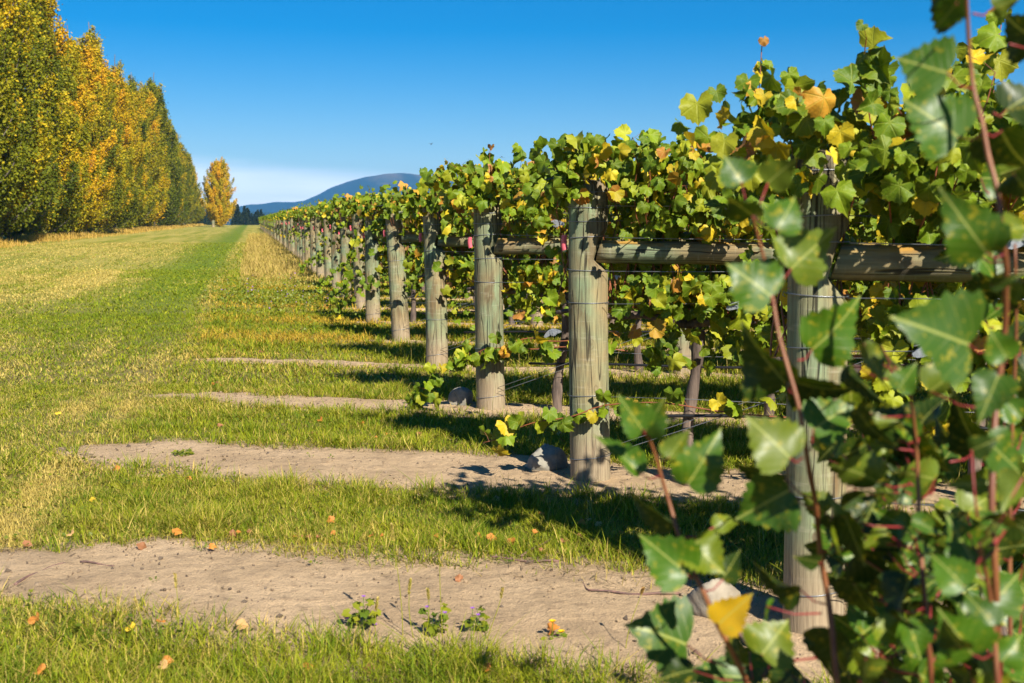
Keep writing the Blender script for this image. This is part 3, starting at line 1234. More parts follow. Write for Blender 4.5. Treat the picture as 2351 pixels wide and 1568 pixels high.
def strainer(k, x, y, z, tilt, label):
    """galvanised ratchet: folded strap with a toothed wheel"""
    root = row_empty("wire_strainer", k, x, y, z)
    root.rotation_euler = (0, tilt, ROWANG)
    t = TB()
    n = 10
    xs = np.linspace(-0.065, 0.065, n)
    w = np.interp(xs, [-0.065, -0.045, 0.0, 0.045, 0.065], [0.006, 0.017, 0.021, 0.017, 0.008])
    zb = 0.010 * np.cos(xs / 0.065 * 2.6)
    for s in (1, -1):
        V = []
        for xx, ww, z_ in zip(xs, w, zb):
            V += [(xx, -0.014 * s - 0.001, z_ - ww), (xx, -0.014 * s - 0.001, z_ + ww), (xx, -0.014 * s + 0.001, z_ - ww), (xx, -0.014 * s + 0.001, z_ + ww)]
        F = []
        for i in range(n - 1):
            a = i * 4
            for (p, q, r, s2) in ((0, 1, 5, 4), (3, 2, 6, 7), (1, 3, 7, 5), (2, 0, 4, 6)):
                F += [(a + p, a + q, a + r), (a + p, a + r, a + s2)]
        t.add(V, F)
    t.add([(-0.062, -0.015, 0.018), (-0.062, 0.015, 0.018), (-0.030, 0.015, 0.026), (-0.030, -0.015, 0.026)], [(0, 1, 2), (0, 2, 3)])
    t.build("strap", M_zinc, root, smooth=False)
    t = TB()
    teeth = 12
    V, F = [], []
    for s in (-0.020, -0.016):
        for j in range(teeth * 2):
            a = math.pi * j / teeth
            rr = 0.030 if j % 2 else 0.022
            V.append((0.012 + rr * math.cos(a), s, rr * math.sin(a)))
    nn = teeth * 2
    V += [(0.012, -0.022, 0), (0.012, -0.016, 0)]
    for j in range(nn):
        F += [(2 * nn, j, (j + 1) % nn), (2 * nn + 1, nn + (j + 1) % nn, nn + j), (j, nn + j, nn + (j + 1) % nn), (j, nn + (j + 1) % nn, (j + 1) % nn)]
    t.add(V, F)
    t.tube(np.array([[0.012, -0.026, 0], [0.012, 0.020, 0]]), 0.007, 8)
    t.build("ratchet_wheel", M_zinc, root, smooth=False)
    tag(root, label, "wire strainer", "galvanised wire strainers")


strainer(0, 0.62, -0.13, 1.345, R(-6), "zinc wire strainer above the lichened rail near the poplar suckers")
strainer(0, 0.52, -0.12, 1.60, R(4), "zinc wire strainer among leaves above the post closest to the viewer")
strainer(0, 0.36, -0.10, 0.99, R(0), "zinc wire strainer under the thick cracked rail")
strainer(1, 0.50, -0.06, 1.60, R(-10), "zinc wire strainer on the upper wire beside the knotty post")
strainer(1, 0.66, -0.08, 1.50, R(8), "small zinc strainer one wire lower beside the knotty post")
strainer(1, 0.80, -0.16, 0.985, R(2), "large zinc strainer on the mid wire under the rail of the knotty post")
strainer(2, 0.52, -0.15, 1.42, R(-8), "zinc strainer above the shaded rail of the third end post back")
strainer(2, 0.98, -0.14, 1.02, R(14), "round zinc strainer below the rail of the third end post back")
strainer(2, 0.50, -0.14, 0.62, R(-20), "zinc strainer on the slanting wires of the third end post back")
strainer(3, 1.1, -0.14, 1.05, R(6), "zinc strainer in the fourth row below the canopy")

# ------------------------------------------------------------------ grapevines
ANG = [0, 9, 17, 27, 38, 46, 53, 62, 72, 84, 97, 108, 120, 138, 158, 176]
RAD = [.62, .53, .56, .48, .53, .50, .58, .50, .52, .45, .47, .50, .43, .43, .31, .08]


def grape_leaf(detail, fold, droop, wav, ph):
    if detail == 2:
        idx = range(len(ANG))
    elif detail == 1:
        idx = [0, 3, 6, 9, 11, 13, 15]
    else:
        idx = [0, 6, 11, 14]
    a = [R(ANG[i]) for i in idx]
    r = [RAD[i] for i in idx]
    if detail < 2:
        r = [x * 1.03 for x in r]
    aa = a + [-x for x in a[::-1][:-1]]
    rr = r + r[::-1][:-1]
    n = len(aa)
    out = np.stack([np.array(rr) * np.sin(aa), np.array(rr) * np.cos(aa)], 1)
    rings = [out * 0.55, out] if detail == 2 else [out]
    pts = np.vstack([np.zeros((1, 2))] + rings)
    x, y = pts[:, 0], pts[:, 1]
    rad_ = np.hypot(x, y)
    z = fold * np.abs(x) - droop * np.clip(y, -0.2, 1) ** 2 - 0.35 * droop * x ** 2 + wav * np.sin(np.arctan2(x, y) * 5 + ph) * rad_ ** 2
    F = []
    for j in range(n):
        k2 = (j + 1) % n
        F.append((0, 1 + k2, 1 + j))
        if detail == 2:
            p, q = 1 + j, 1 + k2
            F += [(p, q, q + n), (p, q + n, p + n)]
    return np.stack([x, y, z], 1), np.array(F), pts


LEAFT = {d: [grape_leaf(d, f, dr, w, ph) for (f, dr, w, ph) in ((0.25, 0.45, 0.20, 0), (0.50, 0.75, 0.30, 1.5), (-0.30, 0.95, 0.34, 3), (0.85, 0.3, 0.26, 4.2), (0.10, 1.5, 0.40, 5.0))] for d in (0, 1, 2)}
VG1 = np.array([0.070, 0.135, 0.005])
VG2 = np.array([0.180, 0.255, 0.007])
VYG = np.array([0.36, 0.36, 0.018])
VY = np.array([0.62, 0.42, 0.015])
VO = np.array([0.50, 0.20, 0.035])
VB = np.array([0.30, 0.13, 0.05])


def leaf_cols(N, rs, yellow=1.0):
    t = rs.uniform(0, 1, N)
    c = mixc(VG1, VG2, rs.uniform(0, 1, N) ** 1.2)
    y1 = 0.25 * yellow
    c = np.where((t < y1)[:, None], mixc(VG2, VYG, rs.uniform(0.4, 1, N)), c)
    c = np.where((t < 0.10 * yellow)[:, None], mixc(VYG, VY, rs.uniform(0.5, 1, N)), c)
    c = np.where((t > 1 - 0.05 * yellow)[:, None], mixc(VY, VO, rs.uniform(0.4, 1, N)), c)
    c = np.where((t > 1 - 0.022 * yellow)[:, None], mixc(VO, VB, rs.uniform(0, 1, N)), c)
    return c * rs.uniform(0.7, 1.15, N)[:, None]


def add_leaves(tb, P, out_n, rs, size, detail, yellow=1.0, cols=None, mi=0):
    N = len(P)
    nrm = out_n + rs.normal(0, 0.72, (N, 3))
    tip = np.stack([rs.normal(0, 0.55, N), out_n[:, 1] * 0.35 + rs.normal(0, 0.35, N), -0.75 + rs.normal(0, 0.45, N)], 1)
    X_, Y_, Z_ = frames(tip, nrm)
    c = leaf_cols(N, rs, yellow) if cols is None else cols
    which = rs.randint(0, 5, N)
    for w in range(5):
        s = which == w
        tb.inst(LEAFT[detail][w], P[s], X_[s], Y_[s], Z_[s], size[s], c[s], mi)


def shoot_path(rs, x0, y0, z0, top, lean, n):
    t = np.linspace(0, 1, n)
    side = rs.choice([-1, 1])
    yo = y0 + side * (0.05 + 0.10 * rs.uniform()) * np.sin(t * 2.2) + rs.normal(0, 0.03)
    droop = np.where(t > 0.75, (t - 0.75) * 4, 0) ** 2 * rs.uniform(0, 0.16)
    x = x0 + lean * t + 0.05 * np.sin(t * 5 + rs.uniform(0, 6))
    z = z0 + (top - z0) * t - droop
    yo = yo + droop * side * 1.2
    return np.stack([x, yo, z], 1)


def build_vine(rs, detail, L=1.45, end=False, yellow=1.0, clear_rail=False, tall=0.0, dens=1.0, open_post=0.97, topm=1.85, post_clear=1.56):
    root = empty("grapevine")
    # trunk and arms
    t = TB()
    n = 14
    zz = np.linspace(-0.06, 0.90, n)
    ph = rs.uniform(0, 6)
    ln = rs.uniform(-0.10, 0.10)
    px = ln * (zz / 0.9 - 1) + 0.022 * np.sin(zz * 6 + ph)
    py = 0.02 * np.cos(zz * 5 + ph)
    rad_ = np.interp(zz, [-0.06, 0.05, 0.5, 0.9], [0.050, 0.040, 0.031, 0.036]) * (1 + 0.14 * np.sin(zz * 23 + ph))
    t.tube(np.stack([px, py, zz], 1), rad_, 10 if detail else 6)
    for s in (-1, 1):
        xs = np.linspace(0, s * L * 0.52, 12)
        ar = np.stack([xs, 0.012 * np.sin(xs * 9 + ph), 0.88 + 0.05 * np.sin(np.abs(xs) / (L * 0.52) * 1.8) + 0.012 * np.sin(xs * 17)], 1)
        t.tube(ar, np.linspace(0.027, 0.012, 12) * (1 + 0.15 * np.sin(xs * 30)), 8 if detail else 5)
    t.build("trunk", M_trunk, root)
    # shoots and the leaves they carry
    fol, can = TB(), TB()
    xs = np.linspace(-L / 2, L / 2, 16)
    can.tube(np.stack([xs, 0.02 * np.sin(xs * 4 + ph), 0.955 + 0.012 * np.sin(xs * 7 + ph)], 1), 0.0055, 5)
    ns = int(L / (0.034 if detail == 2 else 0.032 if detail else 0.06) * dens)
    PP, NN, SS = [], [], []
    for i in range(ns):
        x0 = -L / 2 + L * (i + rs.uniform(0.1, 0.9)) / ns
        if end and open_post < 0.9 and x0 < 0:
            x0 *= 1.22
        hang = rs.uniform() < 0.17
        top = rs.normal(topm, 0.055) + tall * rs.uniform() ** 4
        if hang:
            top = rs.uniform(0.55, 0.80)
        pa = shoot_path(rs, x0, rs.normal(0, 0.075), 0.93, top, rs.normal(0, 0.13), 11)
        if end and clear_rail and x0 + END_X < 1.0:
            pa[:, 1] = np.where(pa[:, 2] < 1.40, np.maximum(pa[:, 1], 0.05), pa[:, 1])
        elif hang:
            pa[:, 1] -= np.linspace(0, 0.14, 11)
            pa[:, 0] += rs.normal(0, 0.10) * np.linspace(0, 1, 11) + 0.04 * np.sin(np.linspace(0, 5, 11) + i)
        if detail and not (hang and end):
            can.tube(pa, np.linspace(0.0042, 0.0018, 11) * (0.4 if hang else 1.0), 5 if detail == 2 else 4, cap=False)
        nl = int(abs(top - 0.93) / (0.062 if detail else 0.085)) + 3
        tt = np.clip(np.linspace(0.04, 1.0, nl) + rs.normal(0, 0.02, nl), 0, 1)
        pos = np.stack([np.interp(tt, np.linspace(0, 1, 11), pa[:, q]) for q in range(3)], 1)
        front = np.where(np.arange(nl) % 2 == 0, -1.0, 1.0)
        front = np.where(rs.uniform(0, 1, nl) < 0.22, -1.0, front)
        pet = np.stack([rs.normal(0, 0.035, nl), front * rs.uniform(0.02, 0.10, nl), rs.normal(0.012, 0.02, nl)], 1)
        PP.append(pos + pet)
        NN.append(np.stack([rs.normal(0, 0.2, nl), front * 0.75 - 0.12, np.full(nl, 0.50)], 1))
        SS.append(rs.uniform(0.058, 0.118, nl) * np.where(tt > 0.92, 0.65, 1.0))
        if detail == 2:
            for q in range(nl):
                can.tube(np.array([pos[q], pos[q] + pet[q] * 0.5 + np.array([0, 0, 0.008]), pos[q] + pet[q]]), 0.0011, 3, cap=False)
        # laterals fill the middle of the wall of leaves
        nl2 = int(nl * 1.15)
        tt = rs.uniform(0.08, 0.95, nl2)
        pos = np.stack([np.interp(tt, np.linspace(0, 1, 11), pa[:, q]) for q in range(3)], 1)
        front = rs.choice([-1.0, -1.0, 1.0], nl2)
        pos = pos + np.stack([rs.normal(0, 0.06, nl2), front * rs.uniform(0.0, 0.20, nl2), rs.normal(-0.02, 0.05, nl2)], 1)
        PP.append(pos)
        NN.append(np.stack([rs.normal(0, 0.2, nl2), front * 0.75 - 0.1, np.full(nl2, 0.45)], 1))
        SS.append(rs.uniform(0.05, 0.105, nl2))
    # skirt of leaves below the cordon wire
    nk = int(L * (190 if detail else 90))
    PP.append(np.stack([rs.uniform(-L / 2, L / 2, nk), rs.normal(-0.03, 0.13, nk), 1.12 - np.abs(rs.normal(0, 0.19, nk))], 1))
    NN.append(np.stack([rs.normal(0, 0.2, nk), np.where(rs.uniform(0, 1, nk) < 0.65, -0.8, 0.8), np.full(nk, 0.45)], 1))
    SS.append(rs.uniform(0.06, 0.12, nk))
    if end:                       # leaves lolling over the post top
        no = 230 if open_post > 0.95 else 60
        PP.append(np.stack([rs.normal(-END_X + 0.03, 0.22, no), rs.normal(-0.07, 0.15, no), rs.uniform(1.44 if post_clear < 1.5 else 1.54, 1.86, no)], 1))
        NN.append(np.stack([rs.normal(-0.2, 0.3, no), np.full(no, -0.7), np.full(no, 0.55)], 1))
        SS.append(rs.uniform(0.055, 0.115, no))
    P, Nn, S = np.vstack(PP), np.vstack(NN), np.concatenate(SS)
    if not detail:
        S = S * 1.28
    keep = np.ones(len(P), bool)
    px = P[:, 0] + END_X            # position along the row measured from the end post
    if end:
        block = (px > -0.22) & (px < 0.14) & (P[:, 2] < post_clear) & (P[:, 1] < 0.10) & (rs.uniform(0, 1, len(P)) < open_post)
        if open_post > 0.95:
            block |= (px > -0.1) & (px < 0.36) & (P[:, 1] < -0.07) & (P[:, 2] < 1.50) & (rs.uniform(0, 1, len(P)) < 0.9)
        core = (np.abs(px) < 0.15) & (np.abs(P[:, 1]) < 0.15) & (P[:, 2] < 1.70)
        keep &= ~block & ~core
        if clear_rail:
            keep &= ~((px < 0.80) & (P[:, 1] < 0.05) & (np.abs(P[:, 2] - RAIL_Z + 0.02) < 0.115) & (rs.uniform(0, 1, len(P)) < 0.92))
    keep &= ~((P[:, 2] < 1.02) & (rs.uniform(0, 1, len(P)) < 0.05))
    add_leaves(fol, P[keep], Nn[keep], rs, S[keep], detail, yellow)
    fol.build("foliage", M_vine, root)
    if detail:
        can.build("cane", M_cane, root)
    return root


END_X = 0.56
SPACING = 1.45


def trailing_shoot(parent, path, rs, detail=2, n=26, size=0.115):
    """a long shoot run out along the low wires, in the vine's own coordinates"""
    path = np.asarray(path, float)
    tt = np.linspace(0, 1, len(path))
    ti = np.linspace(0, 1, 30)
    pa = np.stack([np.interp(ti, tt, path[:, q]) for q in range(3)], 1)
    pa[:, 2] += 0.012 * np.sin(ti * 19)
    t = TB()
    t.tube(pa, np.linspace(0.005, 0.0022, 30), 5)
    q = np.clip(np.linspace(0.06, 1, n) + rs.normal(0, 0.015, n), 0, 1)
    pos = np.stack([np.interp(q, ti, pa[:, i]) for i in range(3)], 1)
    pos += np.stack([rs.normal(0, 0.03, n), rs.uniform(-0.07, 0.02, n), rs.normal(0.01, 0.045, n)], 1)
    for i in range(n):
        j = int(np.argmin(np.linalg.norm(pa - pos[i], axis=1)))
        t.tube(np.array([pa[j], (pa[j] + pos[i]) / 2 + np.array([0, 0, 0.006]), pos[i]]), 0.0012, 3, cap=False)
    add_leaves(t, pos, np.stack([rs.normal(0, 0.2, n), np.full(n, -0.75), np.full(n, 0.6)], 1), rs, rs.uniform(0.7, 1.1, n) * size, detail, 0.7, mi=1)
    t.build("trailing_shoot", [M_cane, M_vine], parent)


NV = [3, 3, 4, 5, 6, 6, 4, 4] + [3] * 6 + [2] * 16 + [2] * 50
vp = {}
for k in range(NROW):
    for v in range(NV[k]):
        if k < 3:
            det = 2
            if v == 0:
                o = build_vine(np.random.RandomState(100 + k), 2, end=True, clear_rail=True, yellow=[1.1, 0.95, 1.25][k], tall=[0.30, 0.09, 0.10][k], topm=[1.83, 1.81, 1.84][k], post_clear=[1.44, 1.54, 1.56][k])
            else:
                key = ("n", (v + k) % 3)
                if key not in vp:
                    vp[key] = o = build_vine(np.random.RandomState(120 + key[1]), 2, tall=0.12, yellow=1.1)
                else:
                    o = copy_tree(vp[key])
        else:
            far = k > 16
            key = ("f" if far else "m", "e" if v == 0 else "i", rng.randint(0, 4 if not far else 3))
            if key not in vp:
                vp[key] = o = build_vine(np.random.RandomState(200 + len(vp)), 0 if far else 1, end=(v == 0), clear_rail=(v == 0 and not far), tall=0.08, open_post=0.945 if not far else 0.92, yellow=rng.uniform(0.8, 1.6))
            else:
                o = copy_tree(vp[key])
        x = END_X + v * SPACING + (0 if v == 0 else rng.uniform(-0.06, 0.06))
        p = BASES[k] + UD * x
        o.location = (p[0], p[1], float(ground_z(*p)))
        flip = v > 0 and rng.uniform() < 0.5
        o.rotation_euler = (0, 0, ROWANG + (math.pi if flip else 0))
        o.scale = (1, 1, 1) if k < 3 else (1, 1, rng.uniform(0.96, 1.05))
        if k < 8:
            lab = ("vine hanging over the %s, leaves green and yellow" % RN[k]) if v == 0 else "green and yellow vine, %s plant along from the %s" % (ORD[v], RN[k])
        elif k < 20:
            lab = ("leafy vine spilling around the %s post in line" % ORD[k]) if v == 0 else "leafy vine %s plant behind the %s post in line" % (ORD[v], ORD[k])
        else:
            lab = "small distant vine in the far rows past the mauve weeds"
        tag(o, lab, "grapevine", "grapevines in rows")
        if v == 0 and k == 1:
            trailing_shoot(o, [(1.1, -0.16, 0.44), (0.5, -0.15, 0.42), (-0.1, -0.15, 0.47), (-0.5, -0.15, 0.44), (-0.72, -0.16, 0.36), (-0.95, -0.18, 0.30), (-1.12, -0.2, 0.22)], np.random.RandomState(5), 2, 30)
        if v == 0 and k == 2:
            trailing_shoot(o, [(0.5, -0.14, 0.50), (0.0, -0.16, 0.52), (-0.4, -0.17, 0.50), (-0.62, -0.18, 0.44), (-0.85, -0.18, 0.36), (-1.02, -0.2, 0.20), (-1.12, -0.2, 0.10)], np.random.RandomState(6), 2, 40)
            trailing_shoot(o, [(0.3, -0.14, 0.55), (-0.2, -0.16, 0.58), (-0.5, -0.2, 0.50), (-0.75, -0.2, 0.42)], np.random.RandomState(9), 2, 18)
        if v == 0 and k in (5, 6, 7, 10):
            rs = np.random.RandomState(40 + k)
            o2 = [(-0.25, -0.1, 1.5), (-0.62, -0.20, 1.35), (-0.80, -0.24, 1.0), (-0.82, -0.25, 0.65), (-0.9, -0.25, 0.3)]
            if k in (5,):
                trailing_shoot(o, o2, rs, 1, 34)
            trailing_shoot(o, [(0.2, -0.14, 0.6), (-0.4, -0.2, 0.62), (-0.7, -0.2, 0.50), (-0.95, -0.22, 0.30), (-1.05, -0.22, 0.12)], rs, 1, 26)

# ------------------------------------------------------------------ poplars along the far side of the field
def crown_r(u):
    return np.interp(u, [0.0, 0.06, 0.2, 0.4, 0.6, 0.8, 0.92, 1.0], [1.7, 2.6, 3.0, 2.7, 1.95, 1.05, 0.45, 0.06])


CARD = (np.array([[0, -0.1, 0], [0.42, 0.42, 0.10], [0, 1.0, 0], [-0.42, 0.42, 0.10]]), np.array([[0, 1, 2], [0, 2, 3]]), np.zeros((4, 2)))


def poplar(seed, plumes=125, per=600, size=(0.10, 0.185), wide=1.0, H=20.0, name="poplar_tree", egg=False):
    rs = np.random.RandomState(seed)
    root = empty(name)
    tr, cr = TB(), TB()
    zt = np.linspace(-0.2, H * 0.97, 16)
    tx = 0.15 * np.sin(zt * 0.4 + seed)
    ty = 0.15 * np.cos(zt * 0.35 + seed)
    tr.tube(np.stack([tx, ty, zt], 1), np.interp(zt, [0, 1.0, H * 0.5, H], [0.30, 0.24, 0.13, 0.02]), 8)
    for i in range(plumes):
        u0 = (i + rs.uniform()) / plumes * 0.93
        u0 = u0 ** 1.15
        az = i * 2.399 + rs.normal(0, 0.4)
        lead = i >= plumes - 7
        if lead:
            u0 = rs.uniform(0.68, 0.84)
        Lp = rs.uniform(2.6, 4.6) * (1.0 - 0.45 * u0) * (1.25 if lead else 1.0)
        h0 = 0.05 + u0 * (H - 1.2)
        h1 = min(h0 + Lp, H * (rs.uniform(0.97, 1.08) if lead else rs.uniform(0.92, 0.99)))
        um = (h0 + 0.65 * (h1 - h0)) / H
        r1 = (np.interp(um, [0.0, 0.08, 0.3, 0.5, 0.7, 0.88, 1.0], [1.3, 2.1, 2.85, 2.8, 2.2, 1.25, 0.25]) if egg else crown_r(np.array([um]))[0]) * wide * rs.uniform(0.62, 1.08) * (0.75 if lead else 1.0)
        tt = np.linspace(0, 1, 9)
        rr = r1 * (1 - (1 - tt) ** 1.8)
        cx_ = np.interp(h0, zt, tx)
        cy_ = np.interp(h0, zt, ty)
        pth = np.stack([cx_ + rr * math.cos(az) + 0.1 * np.sin(tt * 6 + i), cy_ + rr * math.sin(az), h0 + (h1 - h0) * tt ** 1.15], 1)
        tr.tube(pth, np.linspace(0.055, 0.012, 9) * (1.2 - 0.6 * u0), 5, cap=False)
        n = int(per * Lp / 3.5)
        q = rs.beta(1.5, 1.35, n)
        P = np.stack([np.interp(q, tt, pth[:, w]) for w in range(3)], 1)
        prof = (0.08 + 0.29 * np.sin(np.clip(q, 0.03, 0.99) * math.pi) ** 0.7) * rs.uniform(0.8, 1.15)
        P += rs.normal(0, 1, (n, 3)) * prof[:, None] * np.array([0.62, 0.62, 0.80])
        outv = np.array([math.cos(az), math.sin(az), 0.5])
        nrm = outv + rs.normal(0, 0.7, (n, 3))
        tip = rs.normal(0, 0.7, (n, 3)) + np.array([0, 0, -0.35])
        X_, Y_, Z_ = frames(tip, nrm)
        yel = rs.normal(0.40, 0.19) + 0.14 * u0
        c = np.stack([np.clip(rs.normal(yel, 0.085, n), 0, 1), rs.uniform(0, 1, n), np.zeros(n)], 1)
        cr.inst(CARD, P, X_, Y_, Z_, rs.uniform(size[0], size[1], n), c)
    tr.build("trunk", M_treebark, root)
    cr.build("crown", M_crown, root, smooth=False)
    return root


PP_ = [poplar(300 + i) for i in range(4)]
PZ = [58, 65.5, 73, 81, 89, 98, 107, 117, 128, 140, 153, 167, 182, 198, 215, 234, 255, 278, 303, 325]
PH = [24.0, 23.0, 24.5, 23.5, 22.5, 17.5, 20.0, 22.0, 19.5, 22.0, 21.0, 23.5, 24.0, 27.5, 25.0, 22.5, 23.5, 22.0, 21.0, 18.5]
PY = [0.48, 0.40, 0.50, 0.38, 0.46, 0.70, 0.58, 0.64, 0.38, 0.55, 0.50, 0.42, 0.55, 0.26, 0.36, 0.44, 0.34, 0.40, 0.36, 0.56]
PLAB = ["green and gold poplar at the frame edge, most of its top out of sight", "olive poplar beside the tallest cut-off crown", "green-gold poplar whose top leaves the view",
        "dark green poplar with deep gaps before the golden one", "poplar with orange-gold tip rising beside the open sky", "bright orange-gold poplar, lower than its neighbours",
        "gold topped poplar just past the bright orange one", "golden poplar with a ragged pointed top", "green poplar tucked behind the golden pointed one",
        "olive gold poplar at the middle of the tree row", "yellowing poplar with a narrow plume top", "green poplar below the narrow plume top",
        "golden poplar standing before the dark green spire", "dark green spire-topped poplar, the tall point near the row's end", "green poplar behind the dark spire",
        "olive poplar on the falling end of the tree row", "small looking dark poplar near the row's end", "green poplar third from the end of the row", "green poplar second from the end of the row",
        "last poplar of the row, yellow at its foot"]
for i, z in enumerate(PZ):
    o = PP_[i] if i < 4 else copy_tree(PP_[i % 4])
    x = -0.2287 * z - 16.6
    o.location = (x, z, float(ground_z(x, z)))
    s = PH[i] / 20.0
    w = 1.09 + 0.0008 * z
    o.scale = (s * w, s * w, s)
    o.rotation_euler = (R(rng.uniform(-1.2, 1.2)), R(rng.uniform(0, 2.5)), rng.uniform(0, 6.28))
    for ch in o.children:
        ch.color = (PY[i], 0.5, 0.5, 1)
    tag(o, PLAB[i], "poplar", "poplar row along the field")

lone = poplar(411, 170, 460, (0.14, 0.24), 1.30, 15.2, "poplar_tree", True)
lz = 250.0
lx = (508 - 1175.5) / FPX * lz
lone.location = (lx, lz, float(ground_z(lx, lz)))
for ch in lone.children:
    ch.color = (0.72, 0.5, 0.5, 1)
tag(lone, "lone golden poplar standing apart at the end of the field", "poplar")

fp = empty("fence_post")
post_mesh(fp, 3.0, False, 1.25, 0.30, 12)
q = gp(490, 521)
fp.location = tuple(q)
tag(fp, "short pale post standing by itself beside the lone golden tree", "post")

# rank dry grass along the feet of the poplars
g = TB()
n = 30000
z = 50 + 290 * rng.uniform(0, 1, n) ** 1.8
x = -0.2287 * z - 16.6 + rng.normal(1.6, 0.9, n) * 1.0
cl = fbm(x * 0.25, z * 0.25, 51.0, 3)
hg = rng.uniform(0.2, 0.7, n) * (0.1 + 1.3 * cl) * sstep(0.32, 0.62, cl) * np.clip(1.3 - np.abs(x + 0.2287 * z + 16.6 - 1.4) * 0.25, 0.2, 1)
blades(g, x, z, hg, 0.0006 * z, mixc(STRAW * np.array([0.9, 0.75, 0.62]), LIME * 0.8, np.clip(rng.normal(0.12, 0.2, n), 0, 1)), 0.35)
o = g.build("dry_grass", M_grass, smooth=False)
tag(o, "rank straw coloured grass along the feet of the poplar row", "grass", kind="stuff")


# dark conifers on the far boundary
def conifer(seed):
    rs = np.random.RandomState(seed)
    root = empty("conifer_tree")
    t = TB()
    t.tube(np.array([[0, 0, -0.3], [0, 0, 4], [0, 0, 8.6]]), [0.18, 0.11, 0.02], 6)
    t.build("trunk", M_treebark, root)
    f = TB()
    n = 1500
    u = rs.uniform(0, 1, n) ** 1.25
    az = rs.uniform(0, 6.28, n)
    tier = 0.75 + 0.25 * np.abs(np.sin(u * 30))
    r = (1 - u) ** 0.8 * 1.55 * tier * rs.uniform(0.4, 1.0, n)
    P = np.stack([r * np.cos(az), r * np.sin(az), 0.4 + u * 8.4 - 0.12 * r], 1)
    tip = np.stack([np.cos(az), np.sin(az), np.full(n, -0.35)], 1) + rs.normal(0, 0.25, (n, 3))
    X_, Y_, Z_ = frames(tip, np.array([0, 0, 1.0]) + rs.normal(0, 0.4, (n, 3)))
    f.inst(CARD, P, X_, Y_, Z_, rs.uniform(0.35, 0.65, n), mixc(np.array([0.018, 0.035, 0.016]), np.array([0.045, 0.065, 0.024]), rs.uniform(0, 1, n)))
    f.build("crown", M_needle, root, smooth=False)
    return root


CP = [conifer(500 + i) for i in range(3)]
cpx = [452, 458, 463, 468, 473, 479, 484, 541, 546, 551, 556, 561, 566, 571, 576, 581, 586, 591, 596, 602, 608]
for i, px in enumerate(cpx):
    o = CP[i] if i < 3 else copy_tree(CP[i % 3])
    z = 440 + rng.uniform(-18, 30)
    x = (px + rng.uniform(-1.5, 1.5) - 1175.5) / FPX * z
    o.location = (x, z, float(ground_z(x, z)) - 0.3)
    s = rng.uniform(0.62, 1.0) * (0.8 if px > 585 else 1.0)
    o.scale = (s * 1.1, s * 1.1, s)
    o.rotation_euler = (0, 0, rng.uniform(0, 6))
    tag(o, "small dark conifer among the trees on the far boundary below the hills", "conifer", "dark conifers on the far boundary")

# ------------------------------------------------------------------ poplar suckers close to the camera
def sucker_leaf(fold, curl, wav, ph):
    T = np.array([0, 0.03, 0.08, 0.14, 0.20, 0.27, 0.34, 0.41, 0.48, 0.55, 0.62, 0.69, 0.76, 0.82, 0.88, 0.94, 1.0])
    W = np.array([0.12, 0.30, 0.46, 0.53, 0.56, 0.555, 0.53, 0.495, 0.45, 0.395, 0.335, 0.27, 0.20, 0.145, 0.09, 0.045, 0.0])
    W = W * (1 + np.array([0, 0, .05, -.05, .07, -.05, .08, -.06, .09, -.07, .10, -.08, .10, -.05, 0.0, 0, 0]))
    cols = np.array([-1, -0.55, 0, 0.55, 1])
    pts = []
    for i, t in enumerate(T):
        for c_ in cols:
            pts.append((c_ * W[i], t - 0.05 * abs(c_) * (1 - t) ** 4 - 0.03 * (i % 2) * abs(c_)))
    pts = np.array(pts)
    x, y = pts[:, 0], pts[:, 1]
    z = fold * np.abs(x) - curl * y ** 2 + wav * np.sin(y * 7 + ph) * x + 0.05 * np.sin(y * 11 + ph) * np.abs(x)
    return np.stack([x, y, z], 1), grid_uv(len(cols), len(T)), pts


ST = {
    "A": (1.42, [(1727, 494), (1740, 540), (1765, 640), (1775, 690), (1787, 770), (1815, 865), (1838, 945), (1850, 1030), (1858, 1080), (1872, 1145), (1876, 1190), (1885, 1290), (1902, 1370), (1912, 1460), (1922, 1590)]),
    "B": (1.32, [(2218, -30), (2222, 60), (2226, 130), (2235, 215), (2255, 275), (2268, 360), (2290, 430), (2298, 520), (2312, 610), (2308, 660), (2310, 720), (2303, 800), (2290, 900), (2282, 980), (2278, 1080), (2276, 1180), (2284, 1300), (2288, 1420), (2296, 1590)]),
    "C": (1.48, [(1482, 989), (1500, 1030), (1520, 1100), (1540, 1165), (1552, 1210), (1585, 1300), (1610, 1345), (1640, 1420), (1670, 1475), (1710, 1555), (1735, 1610)]),
    "D": (1.40, [(2085, 880), (2098, 960), (2106, 1048), (2108, 1130), (2112, 1220), (2118, 1330), (2130, 1440), (2140, 1590)]),
    "E": (1.22, [(2248, 1245), (2262, 1310), (2275, 1380), (2285, 1480), (2292, 1600)]),
    "F": (1.55, [(2330, 560), (2335, 760), (2322, 1000), (2318, 1200), (2318, 1405), (2322, 1600)]),
}
